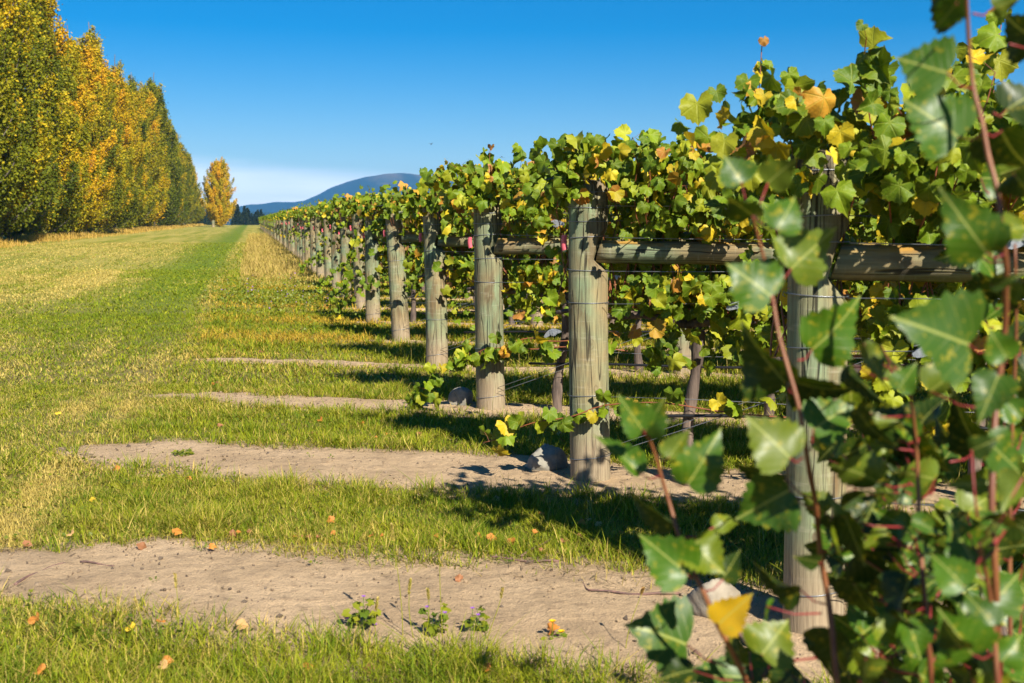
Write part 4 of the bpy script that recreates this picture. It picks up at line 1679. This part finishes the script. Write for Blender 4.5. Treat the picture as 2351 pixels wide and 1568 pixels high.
# stem, base, tip, width, style  (n lit, g glossy, d turned away from the sun with shade painted into its colour, y mottled, o orange, u pale underside)
SL = [
    ("A", 1702, 419, 1663, 352, 1.1, "g"), ("A", 1763, 420, 1828, 358, 0.9, "u"), ("A", 1727, 494, 1668, 448, 1.25, "d"), ("A", 1784, 527, 1838, 440, 0.8, "n"),
    ("A", 1817, 617, 1912, 522, 0.9, "u"), ("A", 1770, 680, 1668, 600, 1.05, "n"), ("A", 1865, 802, 1998, 694, 0.8, "n"), ("A", 1803, 876, 1688, 756, 0.75, "d"),
    ("A", 1825, 875, 1968, 928, 0.75, "d"), ("A", 1868, 985, 1966, 920, 0.95, "n"), ("A", 1813, 1051, 1716, 952, 0.95, "y"), ("A", 1812, 1125, 1688, 1192, 0.95, "g"),
    ("A", 1800, 1095, 1676, 1082, 0.7, "d"), ("A", 1917, 1244, 1944, 1150, 0.8, "y"), ("A", 1880, 1290, 1822, 1282, 0.6, "d"), ("A", 1835, 1352, 1712, 1318, 0.7, "d"),
    ("A", 1749, 1503, 1812, 1420, 1.15, "y"), ("A", 1910, 1445, 1925, 1560, 0.95, "d"), ("A", 1900, 1450, 1885, 1560, 0.8, "d"), ("A", 1760, 1392, 1776, 1420, 1.0, "n"),
    ("B", 2174, 167, 2054, 130, 1.15, "g"), ("B", 2208, 26, 2120, -30, 1.1, "d"), ("B", 2196, 8, 2142, 72, 0.75, "n"), ("B", 2282, 18, 2345, -5, 0.9, "u"),
    ("B", 2384, 96, 2296, 44, 1.25, "d"), ("B", 2200, 315, 2076, 218, 1.0, "g"), ("B", 2312, 252, 2400, 190, 1.1, "d"), ("B", 2300, 300, 2350, 420, 1.1, "d"),
    ("B", 2264, 579, 2168, 448, 0.72, "n"), ("B", 2223, 791, 2054, 724, 0.92, "g"), ("B", 2136, 898, 2218, 836, 0.85, "u"), ("B", 2275, 655, 2356, 640, 0.4, "d"),
    ("B", 2311, 823, 2270, 752, 0.9, "n"), ("B", 2292, 862, 2250, 966, 0.75, "g"), ("B", 2330, 400, 2372, 470, 1.0, "d"), ("B", 2345, 330, 2290, 330, 0.8, "d"),
    ("B", 2268, 1015, 2356, 1090, 0.75, "n"), ("B", 2280, 1110, 2180, 1110, 0.6, "y"), ("B", 2300, 530, 2360, 520, 0.8, "y"),
    ("C", 1474, 985, 1420, 905, 0.75, "g"), ("C", 1482, 989, 1525, 915, 0.8, "g"), ("C", 1467, 1086, 1369, 984, 0.4, "n"), ("C", 1536, 1050, 1580, 984, 0.7, "u"),
    ("C", 1580, 1110, 1662, 990, 0.75, "n"), ("C", 1546, 1194, 1430, 1152, 0.55, "d"), ("C", 1578, 1318, 1470, 1226, 0.85, "n"), ("C", 1590, 1250, 1668, 1318, 1.0, "y"),
    ("C", 1576, 1480, 1458, 1424, 1.25, "g"), ("C", 1650, 1432, 1730, 1360, 0.72, "o"), ("C", 1707, 1554, 1565, 1545, 0.55, "g"), ("C", 1640, 1210, 1715, 1180, 0.5, "y"),
    ("C", 1500, 990, 1540, 960, 0.8, "d"), ("C", 1660, 1330, 1700, 1260, 0.8, "d"),
    ("D", 2062, 895, 2106, 828, 0.7, "n"), ("D", 1984, 790, 2034, 888, 0.4, "u"), ("D", 1958, 838, 2012, 948, 0.45, "d"), ("D", 2022, 792, 2058, 862, 0.45, "d"),
    ("D", 2095, 1004, 2046, 930, 0.6, "n"), ("D", 2112, 975, 2174, 890, 0.75, "d"), ("D", 2248, 1030, 2166, 915, 0.7, "d"), ("D", 1968, 940, 2026, 1046, 0.55, "d"),
    ("D", 2012, 1106, 1896, 1040, 0.7, "u"), ("D", 2080, 1002, 2172, 1104, 0.95, "d"), ("D", 2096, 1148, 2036, 1080, 0.65, "n"), ("D", 2080, 1212, 2006, 1170, 0.6, "n"),
    ("D", 2094, 1195, 2172, 1225, 0.5, "g"), ("D", 2106, 1236, 2156, 1266, 0.7, "g"), ("D", 1968, 1275, 2062, 1350, 0.9, "d"), ("D", 2040, 1268, 2110, 1380, 0.75, "d"),
    ("D", 1960, 1340, 2020, 1462, 0.8, "d"), ("D", 2090, 1330, 2030, 1450, 0.7, "d"), ("D", 2012, 1430, 2102, 1486, 0.6, "y"), ("D", 2000, 1510, 2110, 1560, 0.8, "d"),
    ("D", 2110, 1556, 2172, 1478, 0.7, "n"), ("D", 2060, 1400, 2120, 1470, 0.7, "d"), ("D", 1940, 1185, 1990, 1300, 0.6, "d"), ("D", 2150, 1500, 2200, 1420, 0.6, "d"),
    ("E", 2238, 1295, 2174, 1178, 0.8, "n"), ("E", 2303, 1218, 2236, 1160, 0.7, "g"), ("E", 2223, 1420, 2166, 1332, 0.65, "n"), ("E", 2233, 1502, 2172, 1424, 1.05, "n"),
    ("E", 2278, 1437, 2222, 1356, 0.75, "g"), ("E", 2276, 1384, 2352, 1312, 0.9, "n"), ("E", 2270, 1330, 2200, 1310, 0.6, "y"), ("E", 2300, 1520, 2356, 1450, 0.8, "n"),
    ("E", 2230, 1560, 2160, 1530, 0.7, "d"), ("E", 2290, 1580, 2250, 1500, 0.7, "y"),
    ("F", 2350, 1130, 2290, 1060, 0.7, "d"), ("F", 2340, 1240, 2300, 1160, 0.7, "n"), ("F", 2345, 960, 2300, 900, 0.8, "n"), ("F", 2330, 780, 2375, 720, 0.8, "d"), ("F", 2340, 700, 2290, 690, 0.6, "d"),
]
rs = np.random.RandomState(19)
for i in range(185):
    if i < 158:
        bx_, by_ = rs.uniform(1945, 2370), 960 + 660 * rs.uniform() ** 0.65
        key = "DEF"[0 if bx_ < 2190 else rs.randint(1, 3)]
    elif i < 174:
        bx_, by_ = rs.uniform(2230, 2380), rs.uniform(330, 980)
        key = "F"
    else:
        bx_, by_ = rs.uniform(1560, 1860), rs.uniform(1480, 1640)
        key = "CA"[rs.randint(0, 2)]
    an = rs.uniform(0, 6.28)
    ln = rs.uniform(62, 118)
    SL.append((key, bx_, by_, bx_ + ln * math.cos(an), by_ + ln * math.sin(an) * 0.9, rs.uniform(0.65, 1.0), "ddndnyddug"[rs.randint(0, 10)]))
for i in range(30):
    bx_, by_ = rs.uniform(1890, 2060), rs.uniform(800, 1330)
    an = rs.uniform(0, 6.28)
    ln = rs.uniform(55, 100)
    SL.append(("D", bx_, by_, bx_ + ln * math.cos(an), by_ + ln * math.sin(an) * 0.9, rs.uniform(0.6, 0.95), "ddndyndu"[rs.randint(0, 8)]))
SLAB = {"A": "poplar sucker on a slim brown stem crossing the closest end post", "B": "tall poplar sucker whose red stem reaches the top of the view",
        "C": "low leaning poplar sucker with an orange leaf over the bare soil", "D": "shade-darkened poplar sucker low under the thick brace rail",
        "E": "short bright green poplar sucker in the lower corner", "F": "pale stemmed poplar sucker at the very edge of the view"}
roots, stems = {}, {}
for key, (dep, pts) in ST.items():
    P = np.array([at(px, py, dep + 0.03 * math.sin(i * 0.7)) for i, (px, py) in enumerate(pts)])
    foot = P[-1] + np.array([0.05, 0.03, 0])
    gz = float(ground_z(foot[0], foot[1]))
    ext = np.array([[foot[0], foot[1], gz + (P[-1][2] - gz) * f] for f in (0.66, 0.33, -0.05)])
    full = np.vstack([P, ext])
    # smooth
    ti = np.linspace(0, len(full) - 1, len(full) * 4)
    sm = np.stack([np.interp(ti, np.arange(len(full)), full[:, i]) for i in range(3)], 1)
    for _ in range(3):
        sm[1:-1] = 0.25 * sm[:-2] + 0.5 * sm[1:-1] + 0.25 * sm[2:]
    root = empty("poplar_sucker", (foot[0], foot[1], gz))
    t = TB()
    rads = np.linspace(0.0020, 0.0048, len(sm)) * (1.15 if key == "B" else 1.0)
    t.tube(sm - np.array(root.location), rads, 8)
    t.build("stem", M_stem, root)
    tag(root, SLAB[key], "sapling", "poplar suckers")
    roots[key], stems[key] = root, sm
SD = np.array(sdir)
rs = np.random.RandomState(77)
for i, (key, bx, by, tx, ty, wd, sty) in enumerate(SL):
    dep = ST[key][0] + rs.uniform(-0.12, 0.10) + (rs.uniform(0.0, 0.55) if i > 97 else 0)
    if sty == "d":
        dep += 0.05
    B_ = at(bx, by, dep)
    T_ = at(tx, ty, dep + rs.uniform(-0.03, 0.03))
    root, sm = roots[key], stems[key]
    loc = np.array(root.location)
    Ln = np.linalg.norm(T_ - B_)
    tocam = unit(np.array([0, 0, EYE]) - B_)
    if sty == "g":
        nrm = unit(unit(SD + tocam) + rs.normal(0, 0.12, 3))
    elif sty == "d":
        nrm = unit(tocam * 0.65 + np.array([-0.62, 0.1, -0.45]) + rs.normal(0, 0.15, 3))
    elif sty == "u":
        nrm = unit(-tocam + np.array([0.2, 0.0, 0.4]) + rs.normal(0, 0.2, 3))
    else:
        nrm = unit(tocam + np.array([0.25, 0, 0.25]) + rs.normal(0, 0.28, 3))
    X_, Y_, Z_ = frames((T_ - B_)[None], nrm[None])
    col = {"n": (0.052, 0.118, 0.005), "g": (0.046, 0.105, 0.008), "d": (0.024, 0.048, 0.004), "y": (0.125, 0.165, 0.007), "o": (0.52, 0.31, 0.01), "u": (0.10, 0.140, 0.012)}[sty]  # the d base colour is darkened to paint in shade on averted leaves
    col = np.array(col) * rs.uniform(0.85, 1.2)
    tv, tf, tu = sucker_leaf(rs.uniform(0.05, 0.50), rs.uniform(-0.05, 0.45), rs.uniform(-0.22, 0.22), rs.uniform(0, 6))
    tv = tv * np.array([wd * 1.0, 1, 1])
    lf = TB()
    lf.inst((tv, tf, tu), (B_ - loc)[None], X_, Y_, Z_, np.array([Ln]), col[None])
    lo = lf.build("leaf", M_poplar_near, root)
    # red leaf stalk back to the stem
    d = np.linalg.norm(sm - B_, axis=1) + np.abs(sm[:, 2] - (B_[2] - 0.02)) * 0.5
    S_ = sm[int(d.argmin())]
    far = np.linalg.norm(S_ - B_)
    if far > 0.075:
        S_ = B_ + (S_ - B_) / far * 0.075
    mid_ = (S_ + B_) / 2 + np.array([0, 0, -0.006])
    t = TB()
    t.tube(np.array([S_, mid_, B_]) - loc, np.array([0.0015, 0.0011, 0.0011]), 6)
    t.build("petiole", M_petiole, lo)


# ------------------------------------------------------------------ stones, sticks, fallen leaves, weeds, flowers
def rock(px, py, w, h, seed, m, label, flat=0.85):
    p = gp(px, py)
    rs = np.random.RandomState(seed)
    nu, nv = 36, 22
    u = np.linspace(0, 2 * math.pi, nu)
    v = np.linspace(0, math.pi, nv)
    U_, V_ = np.meshgrid(u, v)
    D = np.stack([np.cos(U_) * np.sin(V_), np.sin(U_) * np.sin(V_), np.cos(V_)], -1)
    r = np.ones(U_.shape)
    for _ in range(13):
        n = unit(rs.normal(0, 1, 3))
        d = rs.uniform(0.62, 0.95)
        dn = D @ n
        r = np.where(dn > 1e-3, np.minimum(r, d / np.maximum(dn, 1e-3)), r)
    r = r * (1 + 0.03 * np.sin(U_ * 7 + seed) * np.sin(V_ * 9))
    r[:, -1] = r[:, 0]
    Pn = D * r[..., None] * np.array([w / 2, w / 2 * flat, h * 0.62])
    Pn[..., 2] += h * 0.36
    t = TB()
    t.add(Pn.reshape(-1, 3), grid_uv(nu, nv)[:, ::-1])
    o = t.build("rock", m)
    o.location = (p[0], p[1] + w * 0.4, p[2] - 0.012)
    o.rotation_euler = (0, 0, rs.uniform(-0.4, 0.4))
    tag(o, label, "rock")
    return o


rock(1254, 1090, 0.270, 0.175, 3, M_rock, "angular grey rock on bare soil at the foot of the knotty post")
rock(1058, 936, 0.215, 0.165, 8, M_rock, "round speckled grey stone beside the third end post back")
rock(1655, 1436, 0.225, 0.175, 12, M_palerock, "rounded pale boulder behind the orange poplar leaf at the closest post")
rock(768, 676, 0.27, 0.14, 15, M_palerock, "smooth pale stone lying in grass along the distant posts", 0.7)
rock(657, 580, 0.45, 0.2, 18, M_palerock, "tiny looking pale stone in dry grass by the distant posts", 0.7)


def twig(pts, r, label, m=None):
    P = np.array([gp(*p) for p in pts])
    P[:, 2] += r + 0.010
    ti = np.linspace(0, len(P) - 1, len(P) * 5)
    sm = np.stack([np.interp(ti, np.arange(len(P)), P[:, i]) for i in range(3)], 1)
    for _ in range(2):
        sm[1:-1] = 0.25 * sm[:-2] + 0.5 * sm[1:-1] + 0.25 * sm[2:]
    sm[:, 2] += 0.004 * np.sin(ti * 3)
    t = TB()
    t.tube(sm - P[0], np.linspace(r, r * 0.45, len(sm)) * (1 + 0.15 * np.sin(ti * 7)), 7)
    o = t.build("twig", m or M_twig)
    o.location = tuple(P[0])
    tag(o, label, "twig")


twig([(1285, 1298), (1240, 1297), (1180, 1293), (1125, 1287)], 0.006, "straight brown twig along the upper edge of the bare soil")
twig([(1560, 1372), (1480, 1374), (1420, 1368), (1350, 1366), (1338, 1345)], 0.006, "long curved reddish twig lying across the widest bare strip")
twig([(1690, 1432), (1694, 1465), (1715, 1490), (1750, 1508), (1780, 1530)], 0.012, "thick dark root bent over the soil below the pale boulder")
twig([(35, 1352), (70, 1330), (110, 1312), (150, 1302)], 0.006, "grey twig at the tapered end of the widest bare strip")
twig([(185, 1298), (225, 1302), (262, 1306)], 0.005, "dark stick half under a grass tuft at the strip end")
twig([(1195, 1285), (1232, 1262), (1270, 1240)], 0.004, "thin pale twig slanting into the grass above the straight brown one")


def fallen(px, py, size, kindc, label, lift=0.02):
    p = gp(px, py)
    rs = np.random.RandomState(int(px * 7 + py))
    t = TB()
    T = grape_leaf(2, rs.uniform(0.2, 0.8), rs.uniform(0.6, 1.5), rs.uniform(0.15, 0.35), rs.uniform(0, 6))
    tip = np.array([[rs.normal(), rs.normal() * 0.6, rs.uniform(0, 0.5)]])
    X_, Y_, Z_ = frames(tip, np.array([[rs.normal(0, 0.4), -0.6, 0.9]]))
    c = {"o": (0.52, 0.20, 0.035), "y": (0.60, 0.40, 0.03), "b": (0.30, 0.13, 0.055), "p": (0.56, 0.33, 0.13)}[kindc]
    t.inst(T, np.array([[0, 0, 0]]), X_, Y_, Z_, np.array([size]), np.array([c]) * rs.uniform(0.85, 1.15))
    o = t.build("fallen_leaf", M_dryleaf)
    o.location = (p[0], p[1], p[2] + lift)
    tag(o, label, "leaf", "fallen leaves")


FL = [(485, 1272, "o"), (270, 1085, "o"), (430, 1107, "o"), (735, 970, "o"), (725, 1003, "b"), (712, 1002, "b"), (830, 980, "o"), (815, 1022, "y"), (1137, 1160, "p"), (762, 1212, "o"), (300, 1465, "y"),
      (370, 1448, "o"), (553, 1458, "p"), (380, 1543, "o"), (372, 1552, "p"), (705, 1556, "o"), (82, 1445, "o"), (165, 1243, "p"), (212, 1163, "y"), (1055, 1342, "b"), (1243, 1195, "o"), (1350, 1208, "p"),
      (1340, 1215, "o"), (1375, 1220, "p"), (134, 955, "y"), (293, 804, "y"), (1265, 1468, "o"), (532, 1237, "b"), (1128, 1255, "o"), (1175, 1262, "o"), (60, 1262, "b"), (850, 1552, "b"), (1120, 1560, "o"), (95, 1565, "o"),
      (405, 1238, "o"), (505, 985, "b"), (487, 888, "o"), (510, 890, "o"), (620, 893, "b"), (1285, 1005, "p"), (1290, 1020, "o"), (1255, 965, "p"), (540, 808, "o"), (598, 812, "b"), (1900, 1080, "p"), (2075, 1050, "o"), (1360, 930, "o"), (330, 1268, "b"), (960, 1005, "b")]
for i in range(30):
    x_ = rng.uniform(330, 1450)
    FL.append((x_, (1245 + 0.02 * (x_ - 800) + rng.normal(0, 10)) if i < 18 else (1008 + rng.normal(0, 9)) if i < 25 else 888 + rng.normal(0, 5), "obob"[i % 4]))
SPECIAL = {0: "flat orange leaf lying open on the widest bare strip", 8: "large pale tan leaf standing up in the grass before the grey rock", 10: "crumpled yellow-orange leaf in the lower grass near the strip edge",
           12: "pale peach leaf standing in the lower grass below the strip middle", 13: "large orange leaf low down in the bottom grass", 19: "small brown curled leaf alone on the widest bare soil",
           7: "small yellow leaf on the upper edge of the second bare strip", 24: "lone yellow leaf on the mown lawn"}
for i, (px, py, kc) in enumerate(FL):
    near = py > 1150
    lab = SPECIAL.get(i) or {"o": "curled orange vine leaf fallen on the grass or soil", "y": "small yellow leaf fallen on the lawn", "b": "crumpled brown leaf fallen on the grass or soil", "p": "pale tan crumpled leaf fallen in the grass"}[kc]
    fallen(px, py, rng.uniform(0.031, 0.047) * (0.7 if i > 48 else 1.0) * (1.1 if i in (8, 10, 12, 13) else 1.0), kc, lab, 0.035 if near and kc != "b" else 0.022)


def weed(px, py, n, size, h, label, seed, flower=None, name="weed"):
    p = gp(px, py)
    rs = np.random.RandomState(seed)
    root = empty(name, tuple(p))
    t, s = TB(), TB()
    az = rs.uniform(0, 6.28, n)
    rr = rs.uniform(0.2, 1.0, n) * size
    P = np.stack([rr * np.cos(az), rr * np.sin(az), 0.008 + h * rs.uniform(0.2, 1, n)], 1)
    tip = np.stack([np.cos(az), np.sin(az), rs.normal(0.1, 0.3, n)], 1)
    X_, Y_, Z_ = frames(tip, np.array([0, -0.35, 1.0]) + rs.normal(0, 0.35, (n, 3)))
    T = LEAFT[1][0] if flower else CARD
    t.inst(T, P, X_, Y_, Z_, rs.uniform(0.5, 1.0, n) * size * (0.75 if flower else 0.55), mixc(GREEN * 0.7, LIME * 0.75, rs.uniform(0, 1, n)))
    for q in range(0, n, 2):
        s.tube(np.array([[0, 0, -0.01], P[q] * np.array([0.4, 0.4, 0.7]), P[q]]), 0.0011, 4, col=GREEN)
    t.build("foliage", M_moss, root)
    s.build("stem", M_moss, root)
    if flower:
        for (fx_, fy_, fz_) in flower[1]:
            f = TB()
            m = 5 if flower[0] == "mauve" else 16
            a = np.linspace(0, 6.28, m, endpoint=False)
            tip = np.stack([np.cos(a), np.sin(a) * 0.9, np.full(m, 0.55)], 1)
            X_, Y_, Z_ = frames(tip, np.stack([-np.cos(a) * 0.4, -np.sin(a) * 0.4 - 0.3, np.ones(m)], 1))
            f.inst(CARD, np.tile(np.array([fx_, fy_, fz_]), (m, 1)), X_, Y_, Z_, np.full(m, 0.010 if flower[0] == "mauve" else 0.014),
                   np.tile(np.array((0.33, 0.12, 0.55) if flower[0] == "mauve" else (0.85, 0.52, 0.01)), (m, 1)))
            f.tube(np.array([[fx_ * 0.5, fy_ * 0.5, 0.0], [fx_, fy_, fz_]]), 0.0012, 4, col=GREEN)
            f.build("flower", M_moss, root)
    tag(root, label, "weed")


weed(420, 1050, 70, 0.055, 0.03, "low dark green mat of weed alone on the second bare strip", 1)
weed(713, 1056, 4, 0.028, 0.05, "tiny upright seedling in the middle of the second bare strip", 2)
weed(765, 1056, 4, 0.028, 0.04, "tiny seedling beside a bit of dead stem on the second bare strip", 3)
weed(722, 1304, 9, 0.035, 0.035, "reddish green seedling rosette on the widest bare strip", 4)
weed(355, 1340, 8, 0.025, 0.02, "tiny clover sprout near the outer part of the widest bare strip", 5)
weed(460, 1268, 9, 0.03, 0.02, "small sprout near the flat orange leaf on the widest strip", 6)
weed(960, 1262, 10, 0.035, 0.02, "little sprout under the grass edge above the widest strip", 7)
weed(1160, 1300, 7, 0.03, 0.03, "small sprout beside the straight brown twig", 8)
weed(832, 1448, 26, 0.055, 0.10, "mallow plant with mauve flowers below the tall bents, on the strip edge", 9, ("mauve", [(-0.05, -0.02, 0.05), (0.01, -0.03, 0.13), (0.045, 0.0, 0.02)]), "mallow")
weed(1003, 1462, 24, 0.055, 0.09, "mallow plant with mauve flowers beside the tallest seeding bent", 10, ("mauve", [(-0.03, -0.02, 0.11), (0.03, -0.02, 0.09)]), "mallow")
weed(1092, 1458, 18, 0.045, 0.08, "smaller mallow with one purple flower on the edge of the soil", 11, ("mauve", [(0.01, -0.03, 0.08), (-0.01, -0.02, 0.10)]), "mallow")
weed(1268, 1476, 8, 0.04, 0.02, "yellow flowered hawkweed on the edge of the bottom grass", 12, ("yellow", [(0.0, -0.01, 0.075), (0.03, -0.01, 0.04)]), "hawkweed")


def stalk(px, py, tx, ty, label, head=0.05, seed=0, c=(0.42, 0.36, 0.10)):
    p = gp(px, py)
    top = at(tx, ty, p[1] + 0.02)
    root = empty("grass_stalk", tuple(p))
    d = top - p
    q = np.linspace(0, 1, 10)
    pa = d[None] * q[:, None] + np.stack([0.012 * np.sin(q * 3 + seed), 0 * q, 0 * q], 1)
    t = TB()
    t.tube(pa, np.linspace(0.0016, 0.0009, 10), 5, col=LIME)
    t.build("stem", M_grass, root)
    L = np.linalg.norm(d)
    h = TB()
    rs = np.random.RandomState(seed)
    n = 40
    f = 1 - head / L * rs.uniform(0, 1, n)
    P = np.stack([np.interp(f, q, pa[:, i]) for i in range(3)], 1)
    az = rs.uniform(0, 6.28, n)
    tip = np.stack([np.cos(az) * 0.6, np.sin(az) * 0.6, np.ones(n)], 1)
    X_, Y_, Z_ = frames(tip, np.stack([np.cos(az), np.sin(az), np.zeros(n)], 1))
    h.inst(CARD, P, X_, Y_, Z_, np.full(n, 0.011), mixc(np.array(c), STRAW, rs.uniform(0, 1, n)))
    h.build("seed_head", M_grass, root)
    tag(root, label, "grass stalk", "seeding grass stalks")


stalk(918, 1470, 905, 1206, "tallest seeding grass stalk, over the middle of the widest strip", 0.055, 1)
stalk(1008, 1490, 1020, 1240, "tall thin seeding stalk leaning beside the tallest one", 0.045, 2)
stalk(950, 1475, 945, 1332, "shorter stalk with a fat seed head between the two tall ones", 0.05, 3)
stalk(872, 1470, 862, 1375, "short seeding stalk beside the mauve mallow", 0.04, 4)
stalk(1125, 1475, 1146, 1352, "stalk with a flat leaning seed head above the smaller mallow", 0.035, 5)
stalk(975, 1480, 978, 1352, "slim seeding stalk close beside the fat headed one", 0.035, 6)
stalk(400, 1475, 406, 1318, "pale straw stalk over the outer part of the strip", 0.05, 7, (0.6, 0.48, 0.2))
stalk(330, 1460, 318, 1372, "low straw stalk beside a crumpled yellow leaf", 0.05, 8, (0.6, 0.48, 0.2))
stalk(285, 1470, 278, 1370, "thin straw stalk leaning over the strip's lower edge", 0.05, 9, (0.6, 0.48, 0.2))
stalk(1440, 1500, 1474, 1352, "thin stalk with a brown head before the low poplar sucker", 0.02, 10, (0.3, 0.15, 0.05))

# soil crumbs and litter on the strips (beyond counting)
t = TB()
n = 42000
xs, ys = frustum_pts(n, 2.6, 12.0)
s = soil_at(xs, ys)
k_ = (s > 0.0) & (rng.uniform(0, 1, n) < 0.35 + 0.65 * fbm(xs * 2, ys * 2, 61.0, 3))
xs, ys = xs[k_], ys[k_]
OC = (np.array([[1, 0, 0], [-1, 0, 0], [0, 1, 0], [0, -1, 0], [0, 0, 0.8], [0, 0, -0.5]]) * 0.5,
      np.array([[0, 2, 4], [2, 1, 4], [1, 3, 4], [3, 0, 4], [2, 0, 5], [1, 2, 5], [3, 1, 5], [0, 3, 5]]), np.zeros((6, 2)))
N = len(xs)
X_, Y_, Z_ = frames(rng.normal(0, 1, (N, 3)), rng.normal(0, 1, (N, 3)))
zz = ground_z(xs, ys) + np.clip(soil_at(xs, ys), 0, 0.35) * 0.010 + 0.014
t.inst(OC, np.stack([xs, ys, zz], 1), X_, Y_, Z_, np.minimum(rng.exponential(0.0062, N) + 0.0025, 0.034), mixc(np.array([0.34, 0.245, 0.15]), np.array([0.12, 0.09, 0.065]), rng.uniform(0, 1, N)))
# dead grass litter
n = 22000
xs, ys = frustum_pts(n * 4, 2.6, 13.0)
s = soil_at(xs, ys)
k_ = (s > -0.9) & (s < rng.uniform(-0.3, 0.4, len(s)))
xs, ys = xs[k_][:n], ys[k_][:n]
N = len(xs)
az = rng.uniform(0, 6.28, N)
tip = np.stack([np.cos(az), np.sin(az), rng.normal(0, 0.12, N)], 1)
X_, Y_, Z_ = frames(tip, np.array([0, 0, 1.0]) + rng.normal(0, 0.3, (N, 3)))
NEED = (np.array([[-0.03, 0, 0], [0.03, 0, 0], [0, 1, 0]]), np.array([[0, 1, 2]]), np.zeros((3, 2)))
t.inst(NEED, np.stack([xs, ys, ground_z(xs, ys) + 0.020], 1), X_, Y_, Z_, rng.uniform(0.03, 0.09, N), mixc(np.array([0.16, 0.115, 0.075]), np.array([0.36, 0.26, 0.13]), rng.uniform(0, 1, N)))
o = t.build("soil_debris", M_dryleaf, smooth=False)
tag(o, "crumbs of dry soil and dead grass litter on the bare strips", "litter", kind="stuff")


def bird(px, py, dep, flap, label):
    p = at(px, py, dep)
    t = TB()
    q = np.linspace(-1, 1, 9)
    t.tube(np.stack([q * 0.10, 0 * q, 0.01 * q], 1), 0.03 * np.sqrt(np.clip(1 - q ** 2, 0.02, 1)), 8)
    for s in (-1, 1):
        sp = np.linspace(0, 1, 6)
        wy = s * (0.02 + 0.19 * sp)
        wz = 0.01 + flap * np.sin(sp * 2.4) * 0.11
        le = 0.045 - 0.05 * sp ** 2
        te = -0.045 - 0.03 * sp + 0.04 * sp ** 3
        V = []
        for dz in (0.004, -0.004):
            V += [np.stack([le, wy, wz + dz * (1 - sp)], 1), np.stack([te, wy, wz + dz * (1 - sp) * 0.4], 1)]
        V = np.vstack(V)
        F = []
        for i in range(5):
            for b0, b1 in ((0, 6), (18, 12)):
                F += [(b0 + i, b0 + i + 1, b1 + i + 1), (b0 + i, b1 + i + 1, b1 + i)]
        t.add(V, F)
    t.add([(-0.09, -0.012, 0), (-0.09, 0.012, 0), (-0.17, 0.035, 0.004), (-0.17, -0.035, 0.004)], [(0, 1, 2), (0, 2, 3)])
    o = t.build("bird", M_bird)
    o.location = tuple(p)
    o.rotation_euler = (0, 0, R(70))
    tag(o, label, "bird", "birds in flight")


bird(990, 331, 80, 0.7, "small dark bird with drooped wings high over the hills")
bird(1152, 360, 80, -0.7, "small dark bird with raised wings just above the vines")

# ------------------------------------------------------------------ the air
hz_ = bpy.data.meshes.new("haze")
S_ = 6500.0
vv = [(x, y, z) for z in (-3.2, 305.0) for y in (-S_, S_) for x in (-S_, S_)]
hz_.from_pydata(vv, [], [(0, 2, 3, 1), (4, 5, 7, 6), (0, 1, 5, 4), (2, 6, 7, 3), (0, 4, 6, 2), (1, 3, 7, 5)])
M_haze = bpy.data.materials.new("haze_air")
M_haze.use_nodes = True
nt = M_haze.node_tree
nt.nodes.remove(nt.nodes["Principled BSDF"])
pv = nt.nodes.new("ShaderNodeVolumePrincipled")
pv.inputs["Color"].default_value = (0.13, 0.47, 1.0, 1)
pv.inputs["Density"].default_value = 1.25e-4
pv.inputs["Anisotropy"].default_value = 0.0
nt.links.new(pv.outputs[0], nt.nodes["Material Output"].inputs["Volume"])
hz_.materials.append(M_haze)
ho = bpy.data.objects.new("haze", hz_)
COL.objects.link(ho)
tag(ho, kind="stuff")
